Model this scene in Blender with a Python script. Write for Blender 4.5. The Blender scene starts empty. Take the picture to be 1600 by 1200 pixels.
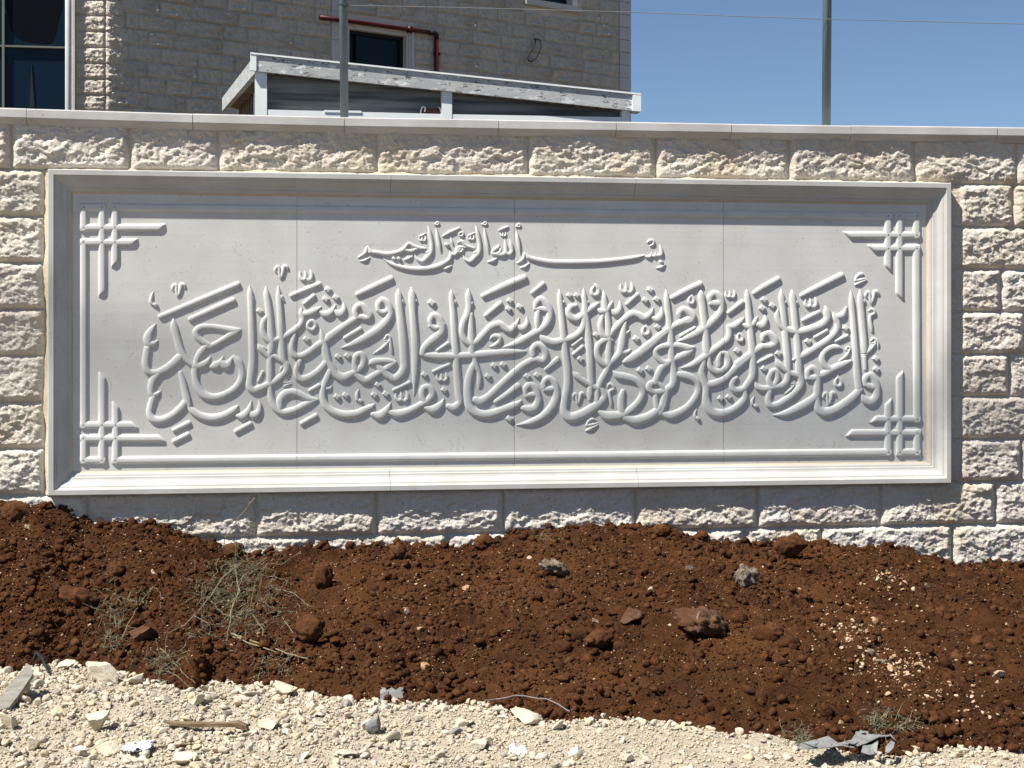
import bpy, bmesh, math, random
import numpy as np
from mathutils import Vector, Matrix

random.seed(7)
rng = np.random.default_rng(7)
SC = bpy.context.scene
COL = SC.collection
R = math.radians

# ------------------------------------------------------------------ camera
F = 2450.0                      # focal length in photo pixels (1600 wide)
HY = 532.0                      # pixel row of the horizon
TH = R(8.44)                    # the wall runs away to the right by this angle
CAM = np.array((0.0, -8.64, 1.6))
FW = np.array((math.sin(TH), math.cos(TH), 0.0))
RT = np.array((math.cos(TH), -math.sin(TH), 0.0))
UP = np.array((0.0, 0.0, 1.0))
cd = bpy.data.cameras.new("camera")
cam = bpy.data.objects.new("camera", cd)
COL.objects.link(cam)
cam.location = CAM
cam.rotation_euler = (R(90), 0, -TH)
cd.sensor_width = 36
cd.lens = F / 1600 * 36
cd.shift_y = -(600 - HY) / 1600
cd.clip_start = 0.1
cd.clip_end = 2000
SC.camera = cam

# ------------------------------------------------------------------ light
SUN_TO = Vector((-1.9, -1.0, 3.1)).normalized()
elev = math.asin(SUN_TO.z)
azim = math.atan2(SUN_TO.x, SUN_TO.y)
w = bpy.data.worlds.new("World")
SC.world = w
w.use_nodes = True
nt = w.node_tree
nt.nodes.clear()
sky = nt.nodes.new("ShaderNodeTexSky")
sky.sky_type = 'NISHITA'
sky.sun_disc = False
sky.sun_elevation = elev
sky.sun_rotation = azim
sky.altitude = 1800
sky.air_density = 1.0
sky.dust_density = 0.0
sky.ozone_density = 4.0
bg = nt.nodes.new("ShaderNodeBackground")
bg.inputs[1].default_value = 0.058
wo = nt.nodes.new("ShaderNodeOutputWorld")
nt.links.new(sky.outputs[0], bg.inputs[0])
nt.links.new(bg.outputs[0], wo.inputs[0])
sl = bpy.data.lights.new("sun", 'SUN')
sl.energy = 5.0
sl.angle = R(0.53)
sl.color = (1.0, 0.965, 0.91)
so = bpy.data.objects.new("sun", sl)
COL.objects.link(so)
so.rotation_euler = SUN_TO.to_track_quat('Z', 'Y').to_euler()
so.location = (-20, -10, 30)
SC.view_settings.view_transform = 'Standard'
SC.view_settings.look = 'None'
SC.view_settings.exposure = 0.76
SC.view_settings.gamma = 1
SC.view_settings.use_curve_mapping = False

# ------------------------------------------------------------------ helpers
def at(px, py, Y=0.0, n=None, p0=None):
    """photo pixel -> point on the plane y=Y (or plane p0,n)"""
    d = FW * F + RT * (px - 800) + UP * (HY - py)
    if n is None:
        t = (Y - CAM[1]) / d[1]
    else:
        t = np.dot(np.array(p0) - CAM, n) / np.dot(d, n)
    return CAM + d * t

def at_depth(px, py, D):
    return CAM + FW * D + RT * (px - 800) / F * D + UP * (HY - py) / F * D

def at_z(px, py, z):
    d = FW * F + RT * (px - 800) + UP * (HY - py)
    return CAM + d * ((z - CAM[2]) / d[2])

def hash2(ix, iy, k):
    h = (ix.astype(np.int64) * 374761393 + iy.astype(np.int64) * 668265263 + k * 1442695041) & 0xffffffff
    h = ((h ^ (h >> 13)) * 1274126177) & 0xffffffff
    h = (h ^ (h >> 16)) & 0xffffffff
    return h / 4294967295.0

def vnoise(x, y, k=0):
    ix = np.floor(x); iy = np.floor(y)
    fx = x - ix; fy = y - iy
    fx = fx * fx * fx * (fx * (fx * 6 - 15) + 10); fy = fy * fy * fy * (fy * (fy * 6 - 15) + 10)
    a = hash2(ix, iy, k); b = hash2(ix + 1, iy, k); c = hash2(ix, iy + 1, k); d = hash2(ix + 1, iy + 1, k)
    return (a * (1 - fx) + b * fx) * (1 - fy) + (c * (1 - fx) + d * fx) * fy - 0.5

def fbm(x, y, o=4, k=0, g=0.5):
    s = 0; a = 1.0
    for i in range(o):
        s = s + a * vnoise(x, y, k + i * 17)
        x = x * 2.03 + 5.1; y = y * 2.03 + 3.7; a *= g
    return s

def cells(x, y, k=0, tilt=1.0):
    """chipped facets: every jittered cell gets its own tilted plane"""
    ix = np.floor(x); iy = np.floor(y)
    best = np.full(x.shape, 9.0); second = np.full(x.shape, 9.0); val = np.zeros(x.shape)
    for dx in (-1, 0, 1):
        for dy in (-1, 0, 1):
            cx = ix + dx; cy = iy + dy
            jx = cx + hash2(cx, cy, k + 1); jy = cy + hash2(cx, cy, k + 2)
            d = (x - jx) ** 2 + (y - jy) ** 2
            v = (hash2(cx, cy, k + 3) - .5) + tilt * ((x - jx) * (hash2(cx, cy, k + 4) - .5) + (y - jy) * (hash2(cx, cy, k + 5) - .5)) * 2
            m = d < best
            second = np.where(m, best, np.minimum(second, d))
            val = np.where(m, v, val)
            best = np.where(m, d, best)
    return val, np.sqrt(second) - np.sqrt(best)

def link(o, parent=None):
    COL.objects.link(o)
    if parent is not None:
        o.parent = parent
        if parent.type == 'EMPTY' or True:
            o.matrix_parent_inverse = PINV.get(parent.name, parent.matrix_basis.inverted())
    return o

PINV = {}
def mesh_obj(name, verts, faces, mat=None, parent=None, smooth=False, uvs=None):
    me = bpy.data.meshes.new(name)
    if isinstance(verts, np.ndarray):
        verts = verts.reshape(-1, 3)
        fa = np.asarray(faces, dtype=np.int32)
        if fa.ndim == 2:
            n, k = fa.shape
            me.vertices.add(len(verts)); me.vertices.foreach_set("co", verts.astype(np.float32).ravel())
            me.loops.add(n * k); me.loops.foreach_set("vertex_index", fa.ravel())
            me.polygons.add(n)
            me.polygons.foreach_set("loop_start", np.arange(0, n * k, k, dtype=np.int32))
            me.polygons.foreach_set("loop_total", np.full(n, k, dtype=np.int32))
            me.update(calc_edges=True)
        else:
            me.from_pydata([tuple(v) for v in verts], [], [list(f) for f in faces])
    else:
        me.from_pydata([tuple(v) for v in verts], [], faces)
    me.validate()
    if smooth:
        me.polygons.foreach_set("use_smooth", np.ones(len(me.polygons), dtype=bool))
    if mat:
        me.materials.append(mat)
    o = bpy.data.objects.new(name, me)
    link(o, parent)
    return o

def empty(name, loc=(0, 0, 0)):
    o = bpy.data.objects.new(name, None)
    o.location = loc
    o.empty_display_size = 0.2
    COL.objects.link(o)
    return o

def tag(o, label=None, cat=None, group=None, kind=None):
    if label: o["label"] = label
    if cat: o["category"] = cat
    if group: o["group"] = group
    if kind: o["kind"] = kind
    return o

def recenter(o, base):
    """put the origin of a one-mesh thing at its base"""
    b = Vector(base)
    o.data.transform(Matrix.Translation(-b))
    o.location = b

def grid_faces(nu, nv, off=0, flip=False):
    i = np.arange(nu - 1)[:, None]; j = np.arange(nv - 1)[None, :]
    a = (i * nv + j).ravel() + off
    f = np.stack([a, a + 1, a + nv + 1, a + nv], 1)
    return f[:, ::-1] if flip else f

class MB:
    def __init__(s): s.v = []; s.f = []
    def add(s, vs, fs):
        o = len(s.v); s.v += [tuple(float(c) for c in v) for v in vs]; s.f += [[i + o for i in f] for f in fs]; return s
    def box(s, a, b):
        x0, y0, z0 = a; x1, y1, z1 = b
        return s.add([(x0,y0,z0),(x1,y0,z0),(x1,y1,z0),(x0,y1,z0),(x0,y0,z1),(x1,y0,z1),(x1,y1,z1),(x0,y1,z1)],
                     [[0,3,2,1],[4,5,6,7],[0,1,5,4],[1,2,6,5],[2,3,7,6],[3,0,4,7]])
    def hexa(s, p):     # 8 points: bottom ring then top ring
        return s.add(p, [[0,3,2,1],[4,5,6,7],[0,1,5,4],[1,2,6,5],[2,3,7,6],[3,0,4,7]])
    def tube(s, pts, rad, n=8, cap=True):
        pts = [Vector(p) for p in pts]
        rads = rad if isinstance(rad, (list, tuple)) else [rad] * len(pts)
        rings = []
        up = None
        for i, p in enumerate(pts):
            t = (pts[min(i + 1, len(pts) - 1)] - pts[max(i - 1, 0)]).normalized()
            if up is None:
                up = t.orthogonal().normalized()
            up = (up - t * up.dot(t))
            up = up.normalized() if up.length > 1e-6 else t.orthogonal().normalized()
            b = t.cross(up)
            rings.append([p + (up * math.cos(2 * math.pi * k / n) + b * math.sin(2 * math.pi * k / n)) * rads[i] for k in range(n)])
        vs = [v for r in rings for v in r]
        fs = [[i * n + k, i * n + (k + 1) % n, (i + 1) * n + (k + 1) % n, (i + 1) * n + k] for i in range(len(pts) - 1) for k in range(n)]
        if cap:
            fs.append(list(range(n))[::-1]); fs.append([(len(pts) - 1) * n + k for k in range(n)])
        return s.add(vs, fs)
    def build(s, name, mat, parent=None, smooth=False):
        return mesh_obj(name, s.v, s.f, mat, parent, smooth)

# ------------------------------------------------------------------ materials
def mat(name, base, rough=0.8, var=None, vscale=8.0, vdet=6, bump=0.0, bscale=40.0, bdist=0.004, spec=0.3,
        spots=None, spot_scale=60.0, spot_lo=0.62, metallic=0.0, coat=None, island=None, stretch=(1,1,1), extra=None):
    m = bpy.data.materials.new(name)
    m.use_nodes = True
    t = m.node_tree; N = t.nodes; L = t.links
    N.clear()
    out = N.new("ShaderNodeOutputMaterial")
    bs = N.new("ShaderNodeBsdfPrincipled")
    L.new(bs.outputs[0], out.inputs[0])
    bs.inputs["Roughness"].default_value = rough
    bs.inputs["Metallic"].default_value = metallic
    bs.inputs["Specular IOR Level"].default_value = spec
    tc = N.new("ShaderNodeTexCoord")
    mp = N.new("ShaderNodeMapping"); mp.inputs["Scale"].default_value = stretch
    L.new(tc.outputs["Object"], mp.inputs[0])
    colour = None
    def rgb(c):
        n = N.new("ShaderNodeRGB"); n.outputs[0].default_value = (*c, 1); return n.outputs[0]
    def mix(fac, a, b, mode='MIX'):
        n = N.new("ShaderNodeMix"); n.data_type = 'RGBA'; n.blend_type = mode
        if isinstance(fac, float): n.inputs[0].default_value = fac
        else: L.new(fac, n.inputs[0])
        L.new(a, n.inputs[6]); L.new(b, n.inputs[7]); return n.outputs[2]
    def noise(scale, det=6, rg=0.55, dist=0.0):
        n = N.new("ShaderNodeTexNoise"); n.inputs["Scale"].default_value = scale
        n.inputs["Detail"].default_value = det; n.inputs["Roughness"].default_value = rg
        n.inputs["Distortion"].default_value = dist
        L.new(mp.outputs[0], n.inputs["Vector"]); return n.outputs[0]
    def ramp(s, a, b):
        n = N.new("ShaderNodeMapRange"); n.inputs[1].default_value = a; n.inputs[2].default_value = b
        L.new(s, n.inputs[0]); return n.outputs[0]
    colour = rgb(base)
    if var:
        colour = mix(ramp(noise(vscale, vdet), 0.38, 0.62), colour, rgb(var))
    if island:
        oi = N.new("ShaderNodeNewGeometry") if island[0] == 'island' else N.new("ShaderNodeObjectInfo")
        rnd = oi.outputs["Random Per Island"] if island[0] == 'island' else oi.outputs["Random"]
        cr = N.new("ShaderNodeValToRGB")
        cols = island[1]
        cr.color_ramp.interpolation = 'CONSTANT' if island[0] == 'island' else 'LINEAR'
        while len(cr.color_ramp.elements) < len(cols): cr.color_ramp.elements.new(0.5)
        for i, c in enumerate(cols):
            pos = c[3] if len(c) > 3 else i / max(1, len(cols) - 1)
            cr.color_ramp.elements[i].position = pos
            cr.color_ramp.elements[i].color = (c[0], c[1], c[2], 1)
        L.new(rnd, cr.inputs[0])
        colour = mix(1.0, colour, cr.outputs[0], 'MULTIPLY')
    if spots:
        colour = mix(ramp(noise(spot_scale, 4, 0.6, 0.6), spot_lo, spot_lo + 0.08), colour, rgb(spots))
    if extra:
        colour = extra(N, L, mix, rgb, noise, ramp, colour, mp)
    L.new(colour, bs.inputs["Base Color"])
    if bump:
        b = N.new("ShaderNodeBump"); b.inputs["Strength"].default_value = bump; b.inputs["Distance"].default_value = bdist
        L.new(noise(bscale, 8, 0.62), b.inputs["Height"]); L.new(b.outputs[0], bs.inputs["Normal"])
    return m

def stone_extra(N, L, mix, rgb, noise, ramp, colour, mp):
    # warm ochre blooms in the rough stone and pale calcite
    c = mix(ramp(noise(2.2, 3, 0.5), 0.56, 0.70), colour, rgb((0.60, 0.46, 0.27)))
    c2 = N.new("ShaderNodeMix"); c2.data_type = 'RGBA'; c2.inputs[0].default_value = 0.45
    L.new(colour, c2.inputs[6]); L.new(c, c2.inputs[7])
    return mix(ramp(noise(90, 4, 0.6), 0.30, 0.40), rgb((0.33, 0.27, 0.21)), c2.outputs[2])

def vein_extra(N, L, mix, rgb, noise, ramp, colour, mp):
    # hair cracks and small pits of the limestone slabs
    a = noise(7.0, 5, 0.6, 1.2)
    s = N.new("ShaderNodeMath"); s.operation = 'SUBTRACT'; L.new(a, s.inputs[0]); s.inputs[1].default_value = 0.5
    ab = N.new("ShaderNodeMath"); ab.operation = 'ABSOLUTE'; L.new(s.outputs[0], ab.inputs[0])
    gate = ramp(noise(5.5, 2), 0.52, 0.60)
    v = ramp(ab.outputs[0], 0.007, 0.0)
    m = N.new("ShaderNodeMath"); m.operation = 'MULTIPLY'; L.new(v, m.inputs[0]); L.new(gate, m.inputs[1])
    m2 = N.new("ShaderNodeMath"); m2.operation = 'MULTIPLY'; L.new(m.outputs[0], m2.inputs[0]); m2.inputs[1].default_value = 0.8
    return mix(m2.outputs[0], colour, rgb((0.36, 0.33, 0.29)))

def slab_extra(N, L, mix, rgb, noise, ramp, colour, mp):
    c = vein_extra(N, L, mix, rgb, noise, ramp, colour, mp)
    # faint sawing lines along the slab
    m2 = N.new("ShaderNodeMapping"); m2.inputs["Scale"].default_value = (0.35, 1, 26); L.new(mp.outputs[0], m2.inputs[0])
    n = N.new("ShaderNodeTexNoise"); n.inputs["Scale"].default_value = 1.6; n.inputs["Detail"].default_value = 5; L.new(m2.outputs[0], n.inputs["Vector"])
    mm = N.new("ShaderNodeMath"); mm.operation = 'MULTIPLY'; L.new(ramp(n.outputs[0], 0.50, 0.66), mm.inputs[0]); mm.inputs[1].default_value = 0.16
    c = mix(mm.outputs[0], c, rgb((0.47, 0.455, 0.43)))
    # small dark scuffs and a few rusty stains
    c = mix(ramp(noise(26, 5, 0.7, 0.8), 0.66, 0.74), c, rgb((0.47, 0.455, 0.43)))
    c = mix(ramp(noise(3.1, 6, 0.75, 0.4), 0.685, 0.72), c, rgb((0.52, 0.43, 0.34)))
    # tiny open pits
    return mix(ramp(noise(80, 2, 0.5), 0.70, 0.72), c, rgb((0.22, 0.20, 0.18)))

M = {}
M['rough'] = mat('rough_limestone', (0.645, 0.585, 0.49), 0.92, (0.68, 0.635, 0.56), 3.0, 5, 0.9, 85, 0.010, 0.12,
                 island=('obj', [(0.93, 0.90, 0.86), (1.0, 1.0, 1.0), (1.0, 0.965, 0.91), (0.97, 0.95, 0.96)]), extra=stone_extra)
M['mortar'] = mat('cream_mortar', (0.62, 0.53, 0.38), 0.95, (0.56, 0.47, 0.34), 12, 4, 0.6, 60, 0.006, 0.1)
M['joint'] = mat('joint_mortar', (0.60, 0.54, 0.44), 0.95, (0.54, 0.48, 0.39), 12, 4, 0.5, 60, 0.006, 0.1)
M['slab'] = mat('smooth_limestone', (0.645, 0.643, 0.606), 0.75, (0.59, 0.578, 0.54), 3.2, 7, 0.3, 120, 0.0015, 0.2,
                spots=(0.40, 0.375, 0.34), spot_scale=46, spot_lo=0.685, island=('obj', [(0.97, 0.985, 1.0), (1.0, 0.985, 0.97), (1.02, 1.02, 1.0)]), extra=slab_extra)
M['letter'] = mat('carved_limestone', (0.652, 0.650, 0.614), 0.75, (0.595, 0.587, 0.55), 6.0, 7, 0.35, 90, 0.002, 0.2, spots=(0.42, 0.39, 0.35), spot_scale=46, spot_lo=0.70)
M['frame'] = mat('moulded_limestone', (0.545, 0.535, 0.50), 0.85, (0.475, 0.46, 0.42), 4.0, 6, 0.25, 120, 0.0015, 0.3,
                 spots=(0.40, 0.35, 0.30), spot_scale=24, spot_lo=0.69, extra=vein_extra)
M['coping'] = mat('coping_limestone', (0.565, 0.545, 0.515), 0.75, (0.47, 0.45, 0.42), 4.5, 6, 0.3, 90, 0.003, 0.25,
                  spots=(0.40, 0.34, 0.28), spot_scale=22, spot_lo=0.68)
M['facade'] = mat('facade_limestone', (0.76, 0.70, 0.585), 0.9, (0.64, 0.59, 0.49), 2.2, 6, 1.0, 11, 0.10, 0.15,
                  island=('obj', [(0.90, 0.88, 0.86), (1.0, 1.0, 1.0), (1.04, 1.0, 0.95)]), extra=None)
M['facade_joint'] = mat('facade_mortar', (0.62, 0.575, 0.49), 0.95, (0.56, 0.52, 0.44), 4, 4, 0.3, 30, 0.01, 0.1)
M['trim'] = mat('dressed_trim_stone', (0.62, 0.58, 0.53), 0.8, (0.55, 0.52, 0.47), 2, 4, 0.3, 40, 0.01, 0.2)
def soil_extra(N, L, mix, rgb, noise, ramp, colour, mp):
    c = mix(ramp(noise(1.1, 3), 0.52, 0.66), colour, rgb((0.105, 0.044, 0.0165)))
    return mix(ramp(noise(150, 3, 0.7), 0.70, 0.73), c, rgb((0.36, 0.24, 0.15)))
M['soil'] = mat('red_brown_soil', (0.088, 0.0365, 0.0140), 0.97, (0.047, 0.0193, 0.0080), 7, 8, 1.0, 110, 0.024, 0.06, extra=soil_extra)
M['clod'] = mat('soil_clod', (0.084, 0.0350, 0.0138), 0.97, (0.050, 0.0208, 0.0086), 30, 5, 0.9, 120, 0.010, 0.08,
                island=('island', [(0.8, 0.8, 0.8, 0), (1.0, 1.0, 1.0, .25), (1.15, 1.1, 1.05, .6), (1.3, 1.35, 1.4, .9)]))
M['pebble'] = mat('soil_pebble', (0.52, 0.40, 0.28), 0.9, (0.40, 0.26, 0.16), 60, 4, 0.4, 150, 0.003, 0.2,
                  island=('island', [(0.95, .93, .88, 0), (0.62, 0.55, 0.47, .35), (1.1, 1.12, 1.08, .6), (0.72, .62, .50, .82)]))
M['rubble'] = mat('limestone_rubble', (0.465, 0.402, 0.300), 0.93, (0.535, 0.475, 0.37), 25, 5, 0.5, 90, 0.006, 0.15,
                  island=('island', [(1.0, 1.0, 1.0, 0), (0.86, 0.86, 0.88, .22), (1.1, 1.1, 1.08, .45), (0.94, 0.88, 0.78, .7), (0.66, 0.66, 0.70, .93)]))
M['rock'] = mat('limestone_rock', (0.49, 0.435, 0.335), 0.93, (0.56, 0.505, 0.40), 18, 5, 0.6, 70, 0.008, 0.15,
                island=('obj', [(0.92, 0.90, 0.86), (1.05, 1.03, 1.0), (0.97, 0.93, 0.85)]))
M['dust'] = mat('rubble_dust', (0.385, 0.328, 0.240), 0.96, (0.465, 0.402, 0.305), 9, 8, 1.0, 110, 0.012, 0.1)
M['asphalt'] = mat('street_asphalt', (0.15, 0.13, 0.10), 0.9, (0.12, 0.105, 0.082), 3, 6, 0.5, 120, 0.004, 0.2)
M['yard'] = mat('dark_yard_earth', (0.10, 0.075, 0.055), 0.95, (0.08, 0.06, 0.045), 1.5, 6, 0.5, 40, 0.01, 0.1)
M['greystone'] = mat('grey_stone', (0.20, 0.205, 0.20), 0.85, (0.15, 0.155, 0.155), 20, 4, 0.4, 60, 0.005, 0.3)
M['concrete'] = mat('rough_concrete', (0.26, 0.22, 0.165), 0.95, (0.11, 0.075, 0.045), 38, 5, 1.0, 110, 0.012, 0.1)
M['earthrock'] = mat('soil_caked_rock', (0.078, 0.036, 0.017), 0.95, (0.125, 0.066, 0.038), 9, 6, 0.8, 70, 0.010, 0.12, spots=(0.42, 0.31, 0.22), spot_scale=26, spot_lo=0.64)
M['flint'] = mat('ochre_stone', (0.36, 0.24, 0.15), 0.85, (0.46, 0.35, 0.24), 22, 4, 0.5, 80, 0.004, 0.2)
M['dry'] = mat('dry_stalk', (0.25, 0.215, 0.135), 0.9, (0.22, 0.19, 0.12), 30, 3, 0, spec=0.15)
M['dryleaf'] = mat('dry_grey_green_leaf', (0.105, 0.104, 0.058), 0.9, (0.19, 0.17, 0.10), 14, 3, 0, spec=0.15)
M['pole'] = mat('galvanised_steel', (0.15, 0.19, 0.20), 0.5, (0.125, 0.16, 0.17), 10, 5, 0.1, 60, 0.002, 0.4, metallic=0.0,
                spots=(0.45, 0.44, 0.40), spot_scale=20, spot_lo=0.72)
M['white'] = mat('white_powder_coat', (0.84, 0.86, 0.83), 0.45, (0.79, 0.81, 0.78), 6, 3, 0, spec=0.4)
def film_extra(N, L, mix, rgb, noise, ramp, colour, mp):
    c = mix(ramp(noise(16, 6, 0.7), 0.56, 0.60), colour, rgb((0.72, 0.73, 0.71)))
    a = noise(34, 6, 0.7, 0.5)
    return mix(ramp(a, 0.585, 0.61), c, rgb((0.13, 0.12, 0.11)))
M['film'] = mat('peeling_film', (0.50, 0.505, 0.48), 0.5, (0.40, 0.405, 0.385), 9, 6, 0.5, 50, 0.004, 0.4, stretch=(0.6, 1, 1.4), extra=film_extra)
M['glass'] = mat('dark_glass', (0.008, 0.012, 0.018), 0.09, None, spec=0.28)
M['glassblue'] = mat('blue_black_glass', (0.004, 0.014, 0.026), 0.22, None, spec=0.16)
M['kioskglass'] = mat('kiosk_glass', (0.06, 0.061, 0.058), 0.25, (0.20, 0.20, 0.188), 2.2, 6, 0, spec=0.3, stretch=(0.6, 1, 9))
M['dark'] = mat('dark_interior', (0.010, 0.010, 0.011), 0.8, None)
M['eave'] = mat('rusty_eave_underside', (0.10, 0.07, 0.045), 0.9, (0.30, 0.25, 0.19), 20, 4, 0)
M['greypanel'] = mat('grey_side_panel', (0.27, 0.285, 0.28), 0.6, (0.24, 0.25, 0.25), 4, 3, 0)
M['mullion'] = mat('olive_mullion', (0.16, 0.17, 0.13), 0.5, None)
M['downpipe'] = mat('white_downpipe', (0.55, 0.56, 0.55), 0.5, (0.49, 0.50, 0.49), 3, 3, 0)
M['redpipe'] = mat('red_pipe_paint', (0.075, 0.007, 0.006), 0.45, (0.06, 0.006, 0.005), 6, 3, 0)
M['black'] = mat('black_rubber', (0.012, 0.012, 0.013), 0.7, None)
M['wire'] = mat('wire_grey', (0.20, 0.20, 0.20), 0.6, None)
M['wood'] = mat('weathered_wood', (0.25, 0.185, 0.11), 0.9, (0.13, 0.09, 0.05), 14, 5, 0.5, 60, 0.004, 0.1, stretch=(1, 6, 6))
M['greyboard'] = mat('grey_weathered_board', (0.27, 0.255, 0.215), 0.9, (0.20, 0.185, 0.155), 16, 6, 0.6, 60, 0.004, 0.15, stretch=(1, 5, 5))
M['sheet'] = mat('grey_torn_sheet', (0.24, 0.245, 0.23), 0.7, (0.17, 0.172, 0.165), 14, 5, 0.4, 60, 0.003, 0.25)
M['plastic'] = mat('white_plastic_scrap', (0.74, 0.76, 0.78), 0.5, (0.66, 0.68, 0.71), 14, 3, 0.2, 60, 0.002, 0.4)
M['brown'] = mat('brown_chair_fabric', (0.085, 0.042, 0.030), 0.8, None)

M['panedark'] = mat('black_pane_shape', (0.003, 0.004, 0.006), 0.35, None, spec=0.1)
# ================================================================== BUILDING BEHIND
CO = at_depth(165, HY, 24.7)                    # plan position of the corner between wing and facade
ux = np.array((math.cos(R(28.2)), math.sin(R(28.2)), 0.0))
un = np.array((math.sin(R(28.2)), -math.cos(R(28.2)), 0.0))     # outward normal of the shaded facade
def fac(px, py, out=0.0):
    p = at(px, py, n=un, p0=CO + un * out); return p
def fac_s(px):                                   # distance along the facade
    return float(np.dot(fac(px, 100) - CO, ux))
bld = empty('stone_building', (CO[0], CO[1], 0))
tag(bld, 'large shaded building of pale rough cut limestone courses behind the wall, with dark windows', 'building')
S_END = fac_s(985)
def facpt(s, z, o):
    p = CO + ux * s + un * o; return (p[0], p[1], z)
def fbox(mb, s0, s1, z0, z1, o0, o1):
    mb.hexa([facpt(s0, z0, o1), facpt(s1, z0, o1), facpt(s1, z0, o0), facpt(s0, z0, o0),
             facpt(s0, z1, o1), facpt(s1, z1, o1), facpt(s1, z1, o0), facpt(s0, z1, o0)])
def facade_z(py, px=300): return float(fac(px, py)[2])
ZT = 11.5
# window openings in (s0,s1,z0,z1)
w1 = (fac_s(546), fac_s(634), 4.6, float(fac(590, 51)[2]))
w2 = (fac_s(828), fac_s(893), float(fac(860, 5)[2]), float(fac(860, 5)[2]) + 1.5)
# backing wall with openings
mb = MB()
def wall_panel(s0, s1, z0, z1): fbox(mb, s0, s1, z0, z1, -0.30, -0.004)
wall_panel(0.0, w1[0], 0, ZT); wall_panel(w1[0], w1[1], 0, w1[2]); wall_panel(w1[0], w1[1], w1[3], ZT)
wall_panel(w1[1], w2[0], 0, ZT); wall_panel(w2[0], w2[1], 0, w2[2]); wall_panel(w2[0], w2[1], w2[3], ZT)
wall_panel(w2[1], S_END, 0, ZT)
pE = facpt(S_END - .3, 0, -0.30)
mb.hexa([facpt(S_END - .3, 0, -.302), facpt(S_END, 0, -.302), facpt(S_END, 0, -8), facpt(S_END - .3, 0, -8),
         facpt(S_END - .3, ZT, -.302), facpt(S_END, ZT, -.302), facpt(S_END, ZT, -8), facpt(S_END - .3, ZT, -8)])
mb.build('facade_core', M['facade_joint'], bld)
mbr = MB(); fbox(mbr, 0.0, S_END, ZT, ZT + .25, -8, 0.05); mbr.build('roof', M['trim'], bld)

# rough facade stones, one mesh variant set shared by the copies
ZC = 0.25
variants = []
def rough_patch(Lx, Lz, nx, nz, amp, seed, margin=0.03, bulge=0.02, big=0.06, small=0.024, ml=0.0):
    u = np.linspace(0, Lx, nx); v = np.linspace(0, Lz, nz)
    U, V = np.meshgrid(u, v, indexing='ij')
    wx = U + 0.02 * fbm(U * 9, V * 9, 3, seed); wz = V + 0.012 * fbm(U * 9 + 7, V * 9, 3, seed + 5)
    sx = seed * 13.37
    c1, e1 = cells((wx + sx) / (big * 1.7), (wz + sx) / big, seed, 0.9)
    c2, e2 = cells((wx + sx) / (small * 1.8), (wz + sx) / small, seed + 9, 1.0)
    f = fbm((U + sx) * 5, (V + sx) * 9, 5, seed + 3, 0.6)
    d = np.minimum(np.minimum(np.maximum(U - ml, U * .10), Lx - U) * 1.0, np.minimum(V, Lz - V) * 1.25)
    edge = np.clip(d / margin, 0, 1) ** 0.6
    c3, e3 = cells((wx + sx) / (small * .85), (wz + sx) / (small * .5), seed + 21, 1.2)
    ua = (U + sx) * .90 + V * .44; va = -(U + sx) * .35 + V * .94
    r1 = .5 - np.abs(vnoise(ua * 17 + 1.2 * f, va * 30 + .8 * f, seed + 31)) * 1.6
    r2 = .5 - np.abs(vnoise(ua * 40 + 2 * f, va * 68 + 1.1 * f, seed + 37)) * 1.6
    p = edge * (bulge + amp * (0.26 * c1 + 0.20 * c2 + 0.12 * c3 + 0.36 * f + .28 * r1 + .20 * r2 - .2))
    p = np.maximum(p, 0.003) + 0.0
    p[0, :] = p[-1, :] = 0.0; p[:, 0] = p[:, -1] = 0.0
    return U, V, p
fac_meshes = {}
def facade_mesh(Lx, seed):
    key = (round(Lx, 2), seed)
    if key in fac_meshes: return fac_meshes[key]
    nx = max(5, int(Lx / 0.024)); nz = 12
    U, V, p = rough_patch(Lx, ZC - .009, nx, nz, 0.085, seed, 0.035, 0.046, 0.10, 0.05)
    verts = np.stack([U, -p, V], -1).reshape(-1, 3)
    me = bpy.data.meshes.new('facade_stone')
    me.from_pydata([tuple(v) for v in verts], [], grid_faces(nx, nz, flip=True).tolist())
    me.polygons.foreach_set("use_smooth", np.ones(len(me.polygons), dtype=bool))
    me.materials.append(M['facade'])
    fac_meshes[key] = me
    return me
Z0F = facade_z(48.0, 230) ; Z0F = Z0F - ZC * math.ceil((Z0F - 4.9) / ZC)
lens = [0.45, 0.55, 0.65, 0.75, 0.85]
ang = math.atan2(ux[1], ux[0])
s_pil0, s_pil1 = fac_s(517), fac_s(530)
s_q = fac_s(967)
rr = random.Random(3)
row = 0
z = Z0F
while z < 9.2:
    s = 0.06
    blocked = []
    if z < w1[3] + .22 and z + ZC > w1[2]: blocked.append((s_pil0, w1[1] + .16))
    else: blocked.append((s_pil0, s_pil1))
    if z + ZC > w2[2] - .12: blocked.append((w2[0] - .14, w2[1] + .14))
    first = True
    while s < s_q - 0.02:
        hit = [b for b in blocked if b[0] - 0.01 <= s < b[1]]
        if hit: s = hit[0][1] + .008; continue
        Lx = rr.choice(lens) * (0.6 if (first and row % 2) else 1)
        first = False
        nxt = min([b[0] for b in blocked if b[0] > s] + [s_q])
        if s + Lx > nxt - 0.18: Lx = nxt - s if nxt - s < Lx + .18 else Lx
        if s + Lx > nxt: Lx = nxt - s
        me = facade_mesh(Lx - 0.009, rr.randint(0, 3))
        o = bpy.data.objects.new('stone', me)
        COL.objects.link(o); o.parent = bld
        o.matrix_parent_inverse = bld.matrix_basis.inverted()
        p = facpt(s, z, 0)
        o.location = p; o.rotation_euler = (0, 0, ang)
        s += Lx
    z += ZC; row += 1
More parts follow.
